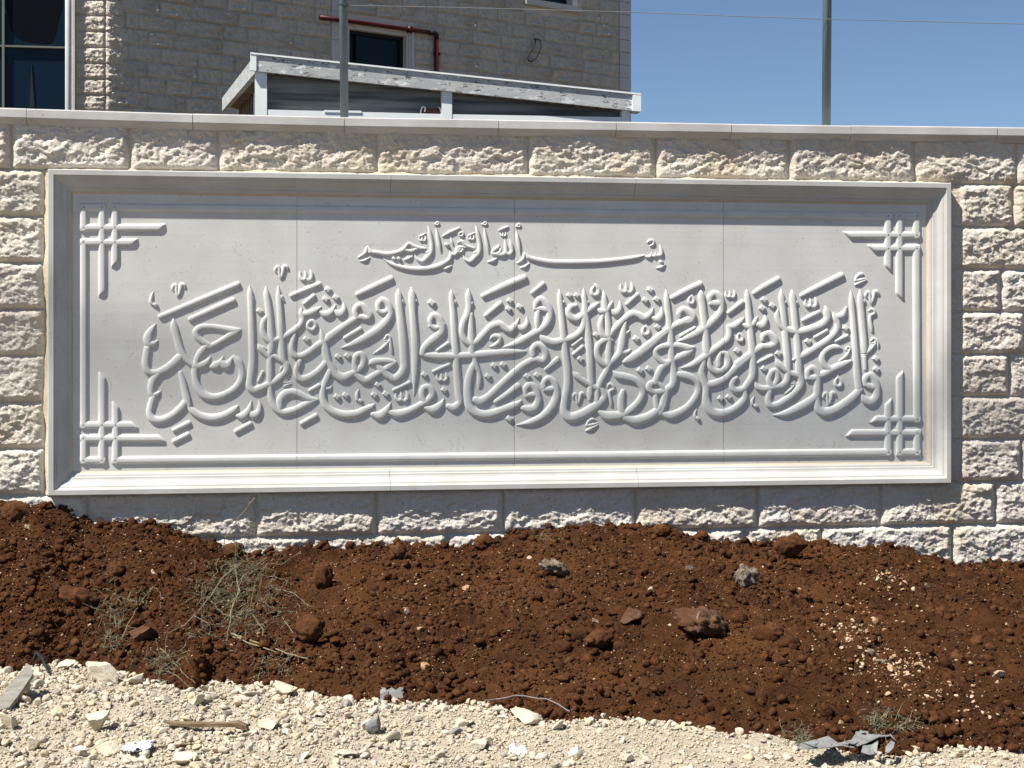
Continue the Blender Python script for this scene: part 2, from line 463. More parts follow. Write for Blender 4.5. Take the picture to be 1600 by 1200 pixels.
# end quoins, smooth narrow blocks
z = Z0F
while z < 9.2:
    mb = MB(); fbox(mb, s_q + .01, S_END - .002, z + .006, z + ZC - .006, -.02, .022)
    mb.build('quoin', M['trim'], bld); z += ZC
# smooth pilaster strip beside the window
z = Z0F
while z < 9.2:
    mb = MB(); fbox(mb, s_pil0 + .01, s_pil1, z + .006, z + ZC * 2 - .006, -.02, .014)
    mb.build('pilaster_block', M['trim'], bld); z += ZC * 2
# window one: stepped surround, sash, glass
mb = MB()
for k, (o0, t0, t1) in enumerate([(0.05, .16, .09), (0.035, .09, .045), (0.02, .045, 0.0)]):
    fbox(mb, w1[0] - t0 + .16, w1[1] + t0, w1[3] + t1 + .002, w1[3] + t0, -.05, o0)
    fbox(mb, w1[1] + t1 + .002, w1[1] + t0 - .002, w1[2], w1[3] + t1 , -.05, o0)
wf = mb.build('window_surround', M['trim'], bld)
mb = MB(); fbox(mb, w1[0] + .01, w1[1] - .01, w1[2], w1[3] - .01, -.16, -.15); mb.build('window_pane', M['glassblue'], bld)
mb = MB()
fbox(mb, w1[0], w1[1], w1[3] - .06, w1[3] - .001, -.14, -.09)
fbox(mb, w1[1] - .06, w1[1] - .001, w1[2], w1[3] - .062, -.14, -.09)
sm = w1[0] + (w1[1] - w1[0]) * .16
fbox(mb, sm, sm + .05, w1[2], w1[3] - .062, -.14, -.09)
mb.build('window_sash', M['black'], bld)
# window two: only its foot shows
mb = MB(); fbox(mb, w2[0] + .01, w2[1] - .01, w2[2] + .01, w2[3] - .01, -.16, -.15); mb.build('window_pane', M['glassblue'], bld)
mb = MB()
fbox(mb, w2[0] - .16, w2[1] + .16, w2[2] - .11, w2[2], -.05, .10)
fbox(mb, w2[0] - .13, w2[0] - .002, w2[2] + .002, w2[3], -.05, .03)
fbox(mb, w2[1] + .002, w2[1] + .13, w2[2] + .002, w2[3], -.05, .03)
mb.build('window_surround', M['trim'], bld)

# wing with the glazed front, parallel to the garden wall
YW = float(CO[1])
def wx(px): return float(at(px, 100, YW)[0])
def wz(py, px=60): return float(at(px, py, YW)[2])
XQ0, XQ1 = wx(118), wx(165)
mb = MB()
mb.box((XQ0 - .12, YW + .02, 0), (XQ1 - .02, YW + .6, ZT))
mb.box((wx(-260), YW + .62, 0), (XQ1 - .3, YW + 6, ZT)); mb.build('wing_core', M['facade_joint'], bld)
z = wz(48.5, 140); z -= ZC * math.ceil((z - 4.8) / ZC)
k = 0
while z < 9.2:
    Lx = XQ1 - XQ0
    nx, nz = 34, 18
    U, V, p = rough_patch(Lx, ZC - .01, nx, nz, 0.05, 300 + k, 0.04, 0.05, 0.09, 0.045)
    vs = np.stack([U + XQ0, YW - p + .02, V + z], -1).reshape(-1, 3)
    # return face along the shaded facade
    Lr = 0.30
    U2, V2, p2 = rough_patch(Lr, ZC - .01, 18, nz, 0.05, 340 + k, 0.04, 0.05, 0.09, 0.045)
    q = np.array(CO)[None, None, :] + ux[None, None, :] * U2[..., None] + un[None, None, :] * (p2 + .005)[..., None]
    q[..., 2] = V2 + z
    V3 = np.concatenate([vs, q.reshape(-1, 3)])
    Fc = np.concatenate([grid_faces(nx, nz, flip=True), grid_faces(18, nz, nx * nz, flip=True)])
    mesh_obj('quoin', V3, Fc, M['facade'], bld, True)
    z += ZC; k += 1
# downpipe
mb = MB(); c = (wx(103) + wx(113)) / 2
mb.tube([(c, YW - .10, 0), (c, YW - .10, ZT)], (wx(113) - wx(103)) / 2, 16); mb.build('downpipe', M['downpipe'], bld, True)
mb = MB(); mb.box((wx(113.2), YW + .0, 0), (XQ0 - .01, YW + .3, ZT)); mb.build('jamb', M['trim'], bld)
# curtain wall
gl = [wx(-260), wx(-128), wx(4), wx(103)]
zc = wz(72); zz = [zc - 2.2, zc, zc + 2.2, zc + 4.4]
for i in range(3):
    for j in range(3):
        mb = MB(); mb.box((gl[i] + .02, YW + .12 , zz[j] + .02), (gl[i + 1] - .02, YW + .13, zz[j + 1] - .02)); mb.build('window_pane', M['glassblue'], bld)
mb = MB()
for x in gl: mb.box((x - .018, YW + .05, zz[0]), (x + .018, YW + .118, zz[-1]))
for zq in zz[:-1]:
    for i in range(3): mb.box((gl[i] + .019, YW + .056, zq - .014), (gl[i + 1] - .019, YW + .117, zq + .014))
mb.build('mullion_grid', M['mullion'], bld)
mb = MB(); mb.box((wx(-260), YW + .2, 0), (wx(113), YW + .6, zz[0])); mb.box((wx(-260), YW + .2, zz[-1]), (wx(113), YW + .6, ZT)); mb.build('spandrel', M['facade_joint'], bld)
# ragged black sheet just in front of the upper pane
ol = [(10,-4),(11,15),(14,38),(18,50),(26,58),(36,63),(52,66),(66,68),(78,67),(85,60),(88,45),(92,28),(97,10),(98,-4)]
vs = [at(a, b, YW + .117) for a, b in ol]; n = len(vs)
vs2 = [at(a, b, YW + .114) for a, b in ol]
mesh_obj('dark_pane_shape', [tuple(v) for v in vs2] + [tuple(v) for v in vs], [list(range(n))] + [[i, (i + 1) % n, n + (i + 1) % n, n + i] for i in range(n)], M['panedark'], bld)
# narrow black triangle just in front of the lower pane
mb = MB(); a = at(46, 168, YW + .10); b = at(54, 168, YW + .10); c = at(49, 98, YW + .10)
mb.add([a, b, c, a + np.array((0, .015, 0)), b + np.array((0, .015, 0)), c + np.array((0, .015, 0))], [[0, 1, 2], [3, 5, 4], [0, 3, 4, 1], [1, 4, 5, 2], [2, 5, 3, 0]])
mb.build('dark_sliver', M['black'], bld)

# red pipe run
pr = empty('red_pipe', tuple(fac(682, 110, .08)))
tag(pr, 'thin red pipe above the small dark window, bending down beside it', 'pipe')
def fp(px, py, o=.09): return tuple(fac(px, py, o))
MB().tube([fp(500, 27), fp(546, 33), fp(640, 46), fp(672, 50.5)], .038, 8).build('horizontal_run', M['redpipe'], pr, True)
MB().tube([fp(682, 60), fp(682, 205)], .042, 8).build('vertical_run', M['redpipe'], pr, True)
MB().tube([fp(671.5, 50.5), fp(679, 51.5), fp(682, 54), fp(682, 60)], .045, 8).build('elbow', M['black'], pr, True)
MB().tube([fp(637, 45.5), fp(643, 46.5)], .065, 8).build('coupling', M['redpipe'], pr, True)
MB().tube([fp(678, 84, .05), fp(687, 84.5, .05)], .03, 6).build('clamp', M['black'], pr)
# loop of black cable poking out of the facade
lp = [(834,61),(839,60.5),(844,63),(845,70),(843,80),(838,90),(831,96),(826,95),(824,90),(828,82),(833,75),(836,68),(837,63)]
o = MB().tube([tuple(fac(a, b, .06 + .1 * math.sin(i / 12 * math.pi))) for i, (a, b) in enumerate(lp)], .014, 6).build('cable_loop', M['black'], None, True)
tag(o, 'loop of black cable sticking out of the shaded stone facade', 'cable'); recenter(o, tuple(fac(836, 62, .06)))

# ================================================================== KIOSK
DK = 10.0
YK = float(at_depth(700, 500, DK)[1])
def k3(px, py, dy=0.0): 
    p = at(px, py, YK); return np.array((p[0], p[1] + dy, p[2]))
kio = empty('kiosk', tuple(k3(700, HY + 1.6 * F / DK)))
tag(kio, 'low white framed kiosk with dark glass and a sloping roof edge behind the wall', 'kiosk')
A, B_ = k3(400, 83), k3(990, 147.5)
A2, B2 = k3(400, 111), k3(990, 173)
Cc = at_depth(347, 153, DK * 1.45); C2 = at_depth(347, 173.5, DK * 1.45)
th = np.array((0, .035, 0))
MB().hexa([A2, B2, B2 + th, A2 + th, A, B_, B_ + th, A + th]).build('roof_fascia', M['film'], kio)
tk = np.array((.04, 0.004, 0))
A_ = A + np.array((-.002, .03, 0)); A2_ = A2 + np.array((-.002, .03, 0))
MB().hexa([C2, A2_, A2_ + tk, C2 + tk, Cc, A_, A_ + tk, Cc + tk]).build('side_fascia', M['film'], kio)
# roof sheet with soffit
D1 = B_ + np.array((.3, 4.2, -.25)); 
up = np.array((0, 0, -.012)); dn = np.array((0, 0, -.075))
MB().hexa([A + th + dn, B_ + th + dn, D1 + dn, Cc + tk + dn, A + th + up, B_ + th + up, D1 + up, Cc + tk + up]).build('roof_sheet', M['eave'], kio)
# bright edge trims and end caps
e = np.array((0, -.006, 0))
def strip(px0, py0, px1, py1, h, mt, name, off=-.008, thick=.03):
    a0, a1 = k3(px0, py0, off), k3(px1, py1, off); b0, b1 = k3(px0, py0 + h, off), k3(px1, py1 + h, off)
    t = np.array((0, thick, 0))
    return MB().hexa([b0, b1, b1 + t, b0 + t, a0, a1, a1 + t, a0 + t]).build(name, mt, kio)
strip(391, 82.0, 1001, 146.2, 2.6, M['white'], 'roof_edge_trim', -.012, .05)
strip(391, 83, 400.5, 84, 27, M['white'], 'corner_cap', -.008)
strip(988, 148.5, 1001, 149.6, 25, M['white'], 'corner_cap', -.012, .12)
for (x0, x1) in ((398, 417), (691, 707), (973, 985)):
    a = 112 + (x0 - 400) * .106 - 1.5
    strip(x0, a, x1, a, 215 - a, M['white'], 'post', .026, .07)
strip(417.2, 170, 690.8, 177.0, 45, M['white'], 'sill', .030, .06)
strip(707.2, 177.4, 972.8, 182, 45, M['white'], 'sill', .030, .06)
strip(507, 171.0, 565, 172.2, 3.4, M['white'], 'sill_catch', .024, .05)
# glass lights behind the posts
def kglass(x0, x1):
    a0, a1 = k3(x0, 112 + (x0 - 400) * .106 - 2, .10), k3(x1, 112 + (x1 - 400) * .106 - 2, .10)
    b0, b1 = k3(x0, 215, .10), k3(x1, 215, .10); t = np.array((0, .008, 0))
    MB().hexa([b0, b1, b1 + t, b0 + t, a0, a1, a1 + t, a0 + t]).build('glass_light', M['kioskglass'], kio)
kglass(417.2, 690.8); kglass(707.2, 972.8)
# left side wall: grey panel and slats
sd = (Cc - A); sd = sd / np.linalg.norm(sd[:2])
def side(t, z): 
    p = A + (Cc - A) * t; return np.array((p[0] + .12, p[1] + .12, z))
def sideTop(t): return float((A2 + (C2 - A2) * t)[2]) + .02
zb = 2.7
MB().hexa([side(.02, zb), side(.02, zb) + tk, side(.38, zb) + tk, side(.38, zb), side(.02, 0) + np.array((0, 0, sideTop(.02))), side(.02, 0) + tk + np.array((0, 0, sideTop(.02))),
           side(.38, 0) + tk + np.array((0, 0, sideTop(.38))), side(.38, 0) + np.array((0, 0, sideTop(.38)))]).build('side_panel', M['greypanel'], kio)
MB().hexa([side(.40, zb), side(.40, zb) + tk, side(.46, zb) + tk, side(.46, zb)] + [side(t, sideTop(t)) + q for t, q in ((.40, 0), (.40, tk), (.46, tk), (.46, 0))]).build('post', M['white'], kio)
for i in range(6):
    t0 = .50 + i * .07; t1 = t0 + .035
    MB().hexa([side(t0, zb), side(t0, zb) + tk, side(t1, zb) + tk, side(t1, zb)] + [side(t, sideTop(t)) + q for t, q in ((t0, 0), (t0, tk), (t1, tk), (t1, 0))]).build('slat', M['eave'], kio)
# chair back against the glass
ch = empty('chair', tuple(k3(672, 176, .07)))
tag(ch, 'brown chair back with pale curved arms showing at the foot of the kiosk glass', 'chair')
def kb(x0, y0, x1, y1, d0, d1, nm, mt, par):
    a = k3(x0, y0, d0); b = k3(x1, y1, d0)
    MB().box((a[0], YK + d0, b[2]), (b[0], YK + d1, a[2])).build(nm, mt, par)
kb(660, 166.5, 687, 185, .075, .095, 'backrest', M['brown'], ch)
for pts in ([(658, 185), (659, 170), (661, 165), (664, 163.5), (666, 166), (665, 172)], [(691, 185), (690.5, 172), (689.5, 167), (687, 164.8)]):
    MB().tube([tuple(k3(a, b, .07)) for a, b in pts], .0045, 6).build('arm', M['white'], ch, True)

# ================================================================== GARDEN WALL
bw = empty('boundary_wall', (0, 0.1, 0))
tag(bw, 'long boundary wall of rough split cream limestone blocks with a smooth projecting coping', 'wall')
XL, XR = -5.2, 6.4
# frame rectangle on the lip plane
LIP = 0.072
fx0 = float(at(74.5, 500, -LIP)[0]); fx1 = float(at(1487, 500, -LIP)[0])
fz1 = float((at(74, 264.5, -LIP)[2] + at(1487, 285, -LIP)[2]) / 2); fz0 = float((at(74, 775, -LIP)[2] + at(1487, 755, -LIP)[2]) / 2)
z_row = float(at(36, 337.5, 0)[2]); CH = float((at(36, 265, 0)[2] - at(36, 773, 0)[2]) / 7)
ztop = float(at(36, 186, 0)[2]); 
zrows = [z_row + CH - i * CH for i in range(0, 14)]          # upper edges from the course under the top one
ztop_row = ztop + 0.02
rows = [(zrows[0], ztop_row)] + [(zrows[i + 1], zrows[i]) for i in range(0, 12)]
J = {0: [203, 341, 589, 825, 1024, 1232, 1428], 8: [138, 400, 588, 786, 992, 1183, 1375, 1554], 9: [255, 487, 700, 905, 1162, 1283, 1487]}
JR = {1: [1582], 2: [1640], 3: [1563], 4: [1600], 5: [1576], 6: [1630], 7: [1595]}
mb = MB(); mb.box((XL, .0018, -0.3), (XR, .24, ztop_row)); mb.build('core', M['joint'], bw)
rr = random.Random(11)
seed = 1000
def stone_block(x0, x1, z0, z1, res=0.006, ml=0.0):
    global seed
    seed += 1
    L, H = x1 - x0 - .004, z1 - z0 - .0035
    nx, nz = max(6, int(L / res)), max(6, int(H / res))
    U, V, p = rough_patch(L, H, nx, nz, 0.028, seed, 0.034, 0.033 + rr.uniform(-.004, .004), 0.075, 0.027, ml)
    vs = np.stack([U + x0 + .002, .0035 - p, V + z0 + .0017], -1)
    o = mesh_obj('stone', vs, grid_faces(nx, nz, flip=True), M['rough'], bw, False)
for i, (z0, z1) in enumerate(rows):
    if i in J:
        xs = [float(at(p, 500, 0)[0]) for p in J[i]]
    else:
        xs = []
    if i in J:
        x = xs[0]
        left = []
        while x > XL: x -= rr.uniform(.5, .75); left.append(x)
        x = xs[-1]; right = []
        while x < XR: x += rr.uniform(.5, .75); right.append(x)
        allx = left[::-1] + xs + right
    elif i in JR:
        # only the parts beside the frame
        gL = fx0 - .022
        left = []; x = gL
        x -= .0
        xa = gL - rr.uniform(.28, .6); left = [gL, xa]
        while xa > XL: xa -= rr.uniform(.5, .75); left.append(xa)
        allx = None
        for a, b in zip(left[1:], left[:-1]):
            stone_block(max(a, XL), b, z0, z1, 0.006 if b > -3.5 else .02)
        x = fx1 - .02; xb = float(at(JR[i][0], 500, 0)[0]); right = [x, xb]
        while xb < XR: xb += rr.uniform(.5, .75); right.append(xb)
        for a, b in zip(right[:-1], right[1:]):
            stone_block(a, min(b, XR), z0, z1, 0.006 if a < 4.7 else .012, .085 if a == right[0] else 0)
        continue
    else:
        x = XL; allx = [x]
        while x < XR: x += rr.uniform(.5, .75); allx.append(x)
    for a, b in zip(allx[:-1], allx[1:]):
        if z1 < .05 : continue
        vis = b > -3.5 and a < 4.7 and i < 11
        stone_block(max(a, XL), min(b, XR), z0, z1, 0.006 if vis else .014)
# coping: smooth slabs with a rounded nose
zc0 = float(at(300, 190, -.06)[2]); 
zl_t = float(at(0, 169, -.06)[2]); zr_t = float(at(1600, 199.5, -.06)[2]); zct = (zl_t + zr_t) / 2
cj = [XL] + [float(at(p, 180, -.06)[0]) for p in (-200, 41, 301, 538, 779, 963, 1143, 1330, 1558, 1740)] + [XR]
prof = [(.30, 0), (-.058, 0), (-.062, -.006), (-.063, -.047), (-.058, -.056), (-.048, -.062), (-.038, -.070), (-.030, -.082), (.005, -.086), (.30, -.086)]
CPX = [(-400, 156), (0, 168), (300, 177.3), (538, 183), (779, 187), (963, 190), (1143, 193.3), (1330, 196), (1558, 198.7), (1600, 199.3), (2000, 204)]
cwx = [float(at(a, b, -.062)[0]) for a, b in CPX]; cwz = [float(at(a, b, -.062)[2]) for a, b in CPX]
def cz(x): return float(np.interp(x, cwx, cwz))
for a, b in zip(cj[:-1], cj[1:]):
    dz = rr.uniform(-.0012, .0012); dy = rr.uniform(-.002, .002)
    g = .0016
    n = len(prof)
    vs = [(a + g, y + dy, cz(a) + z + dz) for y, z in prof] + [(b - g, y + dy, cz(b) + z + dz) for y, z in prof]
    fs = [[i, i + n, (i + 1) % n + n, (i + 1) % n] for i in range(n)] + [list(range(n)), list(range(2 * n - 1, n - 1, -1))]
    mesh_obj('coping_slab', vs, fs, M['coping'], bw)
mb = MB(); mb.box((XL, -.025, zct - .080), (XR, .26, zct - .035)); mb.build('coping_bed', M['joint'], bw)
ZCOP = zct
# ================================================================== CARVED PANEL
pan = empty('carved_panel', ((fx0 + fx1) / 2, -.03, fz0))
tag(pan, 'wide pale limestone panel carved in raised Arabic calligraphy inside a moulded stone frame', 'carved panel')
MP = [(0, -.001), (0, .066), (.004, .072), (.029, .072), (.031, .062), (.037, .059), (.040, .056), (.046, .055), (.054, .050), (.062, .042),
      (.072, .033), (.082, .028), (.092, .026), (.0945, .018), (.104, .016), (.112, .010), (.114, -.004)]
ns = len(MP)
def mould(axis, a, b, side, ja, jb):
    """one length of moulding; axis 'h' or 'v'; ja/jb True = mitred end"""
    vs = []
    for (end, mit, sg) in ((a, ja, 1), (b, jb, -1)):
        for t, p in MP:
            q = end + (t * sg if mit else 0)
            if axis == 'h': vs.append((q, -p, (fz1 - t) if side == 'top' else (fz0 + t)))
            else: vs.append(((fx0 + t) if side == 'left' else (fx1 - t), -p, q))
    fs = [[i, i + 1, i + 1 + ns, i + ns] for i in range(ns - 1)]
    if side in ('bottom', 'left'): pass
    fs += [list(range(ns)), list(range(ns, 2 * ns))[::-1]]
    o = mesh_obj('moulding', vs, fs, M['frame'], pan)
    bm = bmesh.new(); bm.from_mesh(o.data); bmesh.ops.recalc_face_normals(bm, faces=bm.faces); bm.to_mesh(o.data); bm.free()
    return o
def fX(px): return float(at(px, 500, -LIP)[0])
g = .001
jt = [fx0, fX(611), fX(994), fx1]; jb = [fx0, fX(610), fX(998), fx1]
for js, sd_ in ((jt, 'top'), (jb, 'bottom')):
    for i in range(3):
        mould('h', js[i] + (g if i else 0), js[i + 1] - (g if i < 2 else 0), sd_, i == 0, i == 2)
mould('v', fz0, fz1, 'left', True, True); mould('v', fz0, fz1, 'right', True, True)
# mortar bead around the frame
vsm = []
def bead(p0, p1, wd, out):
    n = 60; vv = []
    p0 = np.array(p0); p1 = np.array(p1); t = np.linspace(0, 1, n)
    L = np.linalg.norm(p1 - p0)
    dr = (p1 - p0) / L; nn = np.array(out)
    base = p0[None] + (p1 - p0)[None] * t[:, None]
    wv = wd * (1 + 1.1 * fbm(t * L * 6, t * 0 + p0[0], 3, 5))
    hv = .024 * (1 + .8 * fbm(t * L * 9, t * 0 + p0[2], 3, 9))
    P = []
    for s, h in ((-.2, 1.0), (.45, .8), (1.0, .12)):
        P.append(base + nn[None] * (wv * s)[:, None] + np.array((0, -1, 0))[None] * (hv * h)[:, None])
    return np.stack(P, 1).reshape(-1, 3), grid_faces(n, 3)
V = []; Fc = []; off = 0
for p0, p1, wd, out in (((fx0, 0, fz0), (fx0, 0, fz1), .034, (-1, 0, 0)), ((fx0 - .01, 0, fz1), (fx1, 0, fz1), .020, (0, 0, 1)), ((fx1, 0, fz1), (fx1, 0, fz0), .008, (1, 0, 0))):
    v, f = bead(p0, p1, wd, out); V.append(v); Fc.append(f + off); off += len(v)
mesh_obj('mortar_bead', np.concatenate(V), np.concatenate(Fc), M['mortar'], pan, True)
# field slabs with fine open joints
sj = [fx0 + .10] + [float(at(p, 540, 0)[0]) for p in (464, 803.5, 1130.5)] + [fx1 - .10]
for i in range(4):
    mb = MB(); mb.box((sj[i] + (.0011 if i else 0), 0, fz0 + .10), (sj[i + 1] - (.0011 if i < 3 else 0), .03, fz1 - .10))
    mb.build('slab', M['slab'], pan)
mb = MB()
MB().box((fx0 + .1, .0018, fz0 + .1), (fx1 - .1, .0026, fz1 - .1)).build('slab_bed', mat('joint_grout', (0.42, 0.34, 0.24), 0.9), pan)
# narrow mortar fillet where slabs meet the moulding
mb = MB()
for (a, b, c, d) in ((fx0 + .108, fx1 - .108, fz0 + .112, fz0 + .122),):
    mb.add([(a, -.0095, c - .004), (b, -.0095, c - .004), (b, -.0005, d), (a, -.0005, d)], [[0, 1, 2, 3]])
a = fx1 - .112; b_ = fx1 - .124
mb.add([(a, -.0095, fz0 + .12), (a, -.0095, fz1 - .118), (b_, -.0005, fz1 - .118), (b_, -.0005, fz0 + .12)], [[0, 1, 2, 3]])
mb.add([(fx0 + .108, -.0095, fz1 - .110), (fx1 - .108, -.0095, fz1 - .110), (fx1 - .108, -.0005, fz1 - .123), (fx0 + .108, -.0005, fz1 - .123)], [[0, 3, 2, 1]])
mb.add([(fx0 + .110, -.0095, fz0 + .12), (fx0 + .110, -.0095, fz1 - .118), (fx0 + .121, -.0005, fz1 - .118), (fx0 + .121, -.0005, fz0 + .12)], [[0, 1, 2, 3]])
mb.build('mortar_fillet', M['mortar'], pan)

# ---- raised strokes
TILE = {'A': (200,420,8), 'B': (200,550,8), 'C': (360,410,8), 'D': (360,550,8), 'E': (520,410,8), 'F': (520,550,8),
        'G': (680,420,8), 'H': (680,550,8), 'I': (840,420,8), 'J': (840,550,8), 'K': (1000,420,8), 'L': (1000,550,8),
        'M': (1140,420,8), 'N': (1140,550,8), 'O': (1260,410,8), 'P': (1260,550,8), 'Q': (540,330,8.889), 'R': (700,330,8.889), 'S': (870,330,8.889)}
WG = 1.14
PS = [-1, -.93, -.80, -.62, -.40, -.16, .16, .40, .62, .80, .93, 1]
def prof_h(s): return (1 - abs(s) ** 2.6) ** 0.60
SX, SY = 4.0, 6.0          # the traced middles sit towards the lit side: shift in tile pixels
def catmull(P, step=1.4):
    P = np.array(P, float)
    if len(P) < 3:
        n = max(2, int(np.linalg.norm(P[-1, :2] - P[0, :2]) / step))
        t = np.linspace(0, 1, n + 1)[:, None]; return P[0] * (1 - t) + P[-1] * t
    Q = np.vstack([2 * P[0] - P[1], P, 2 * P[-1] - P[-2]])
    out = []
    for i in range(1, len(Q) - 2):
        p0, p1, p2, p3 = Q[i - 1:i + 3]
        n = max(2, int(np.linalg.norm(p2[:2] - p1[:2]) / step))
        d0 = max(np.linalg.norm(p1[:2] - p0[:2]), .3) ** .5; d1 = max(np.linalg.norm(p2[:2] - p1[:2]), .3) ** .5; d2 = max(np.linalg.norm(p3[:2] - p2[:2]), .3) ** .5
        m1 = (p1 - p0) / d0 - (p2 - p0) / (d0 + d1) + (p2 - p1) / d1
        m2 = (p2 - p1) / d1 - (p3 - p1) / (d1 + d2) + (p3 - p2) / d2
        m1 *= d1; m2 *= d1
        for k in range(n):
            t = k / n
            out.append((2*t**3 - 3*t**2 + 1) * p1 + (t**3 - 2*t**2 + t) * m1 + (-2*t**3 + 3*t**2) * p2 + (t**3 - t**2) * m2)
    out.append(Q[-2]); return np.array(out)
def px_world(x, y):
    d = FW[None] * F + RT[None] * (x[:, None] - 800) + UP[None] * (HY - y[:, None])
    t = (0.006 - 0 - CAM[1]) / d[:, 1]
    return CAM[None] + d * t[:, None]
def stroke_geo(P, step=1.4):
    """P: list of (px,py,w) in photo pixels"""
    C = catmull(P, step)
    C[:, 2] = np.clip(C[:, 2], .25, None)
    # round caps where the stroke does not taper away
    def cap(p, q, w):
        d = (p[:2] - q[:2]); d = d / (np.linalg.norm(d) + 1e-9); r = w * .42
        return [np.array([*(p[:2] + d * r * math.sin(a)), w * max(.06, math.cos(a))]) for a in (.5, .9, 1.2, 1.45)]
    if C[0, 2] > 2.2: C = np.vstack([cap(C[0], C[1], C[0, 2])[::-1], C])
    if C[-1, 2] > 2.2: C = np.vstack([C, cap(C[-1], C[-2], C[-1, 2])])
    W = px_world(C[:, 0], C[:, 1]); mpp = np.linalg.norm(px_world(C[:, 0] + 1, C[:, 1]) - W, axis=1)
    T = np.gradient(W, axis=0); T /= np.linalg.norm(T, axis=1)[:, None] + 1e-9
    Nn = np.stack([-T[:, 2], T[:, 1] * 0, T[:, 0]], 1)
    wd = C[:, 2] * mpp * WG
    H = 0.0146 * (1 - np.exp(-wd / 0.024))
    n = len(C); V = np.zeros((n, len(PS), 3))
    for j, s in enumerate(PS):
        V[:, j] = W + Nn * (wd * .5 * s)[:, None]
        V[:, j, 1] = .0015 - (H + .0015) * prof_h(s)
    return V.reshape(-1, 3), n
def build_stroke(name, lists, par):
    Vs = []; Fs = []; off = 0
    for P in lists:
        v, n = stroke_geo(P, 1.4); Vs.append(v); Fs.append(grid_faces(n, len(PS), off)); off += len(v)
    V = np.concatenate(Vs); Fq = np.concatenate(Fs)
    o = mesh_obj(name, V, Fq, M['letter'], par, True)
    bm = bmesh.new(); bm.from_mesh(o.data)
    # normals must face the camera side (-y)
    s = sum(f.normal.y * f.calc_area() for f in bm.faces)
    if s > 0: bmesh.ops.reverse_faces(bm, faces=bm.faces)
    # the slab joints are sawn through the letters
    xs = [v.co.x for v in bm.verts]
    for xj in sj[1:4]:
        if min(xs) < xj - .003 < max(xs) - .006:
            for pos in (xj - .0011, xj + .0011):
                bmesh.ops.bisect_plane(bm, geom=list(bm.verts) + list(bm.edges) + list(bm.faces), plane_co=(pos, 0, 0), plane_no=(1, 0, 0), dist=1e-6)
            kill = [f for f in bm.faces if abs(f.calc_center_median().x - xj) < .0011]
            bmesh.ops.delete(bm, geom=kill, context='FACES')
    bm.to_mesh(o.data); bm.free()
    o.data.polygons.foreach_set("use_smooth", np.ones(len(o.data.polygons), dtype=bool))
    return o
def parse(s, default=75):
    s = s.strip(); t = s.split()
    tile = t[0]; ox, oy, sc = TILE[tile]; out = []; lastw = default
    for a in t[1:]:
        if ':' in a: c, wv = a.split(':'); lastw = float(wv)
        else: c = a
        x, y = c.split(',')
        out.append((ox + (float(x) + SX) / sc, oy + (float(y) + SY) / sc, lastw / sc))
    return out

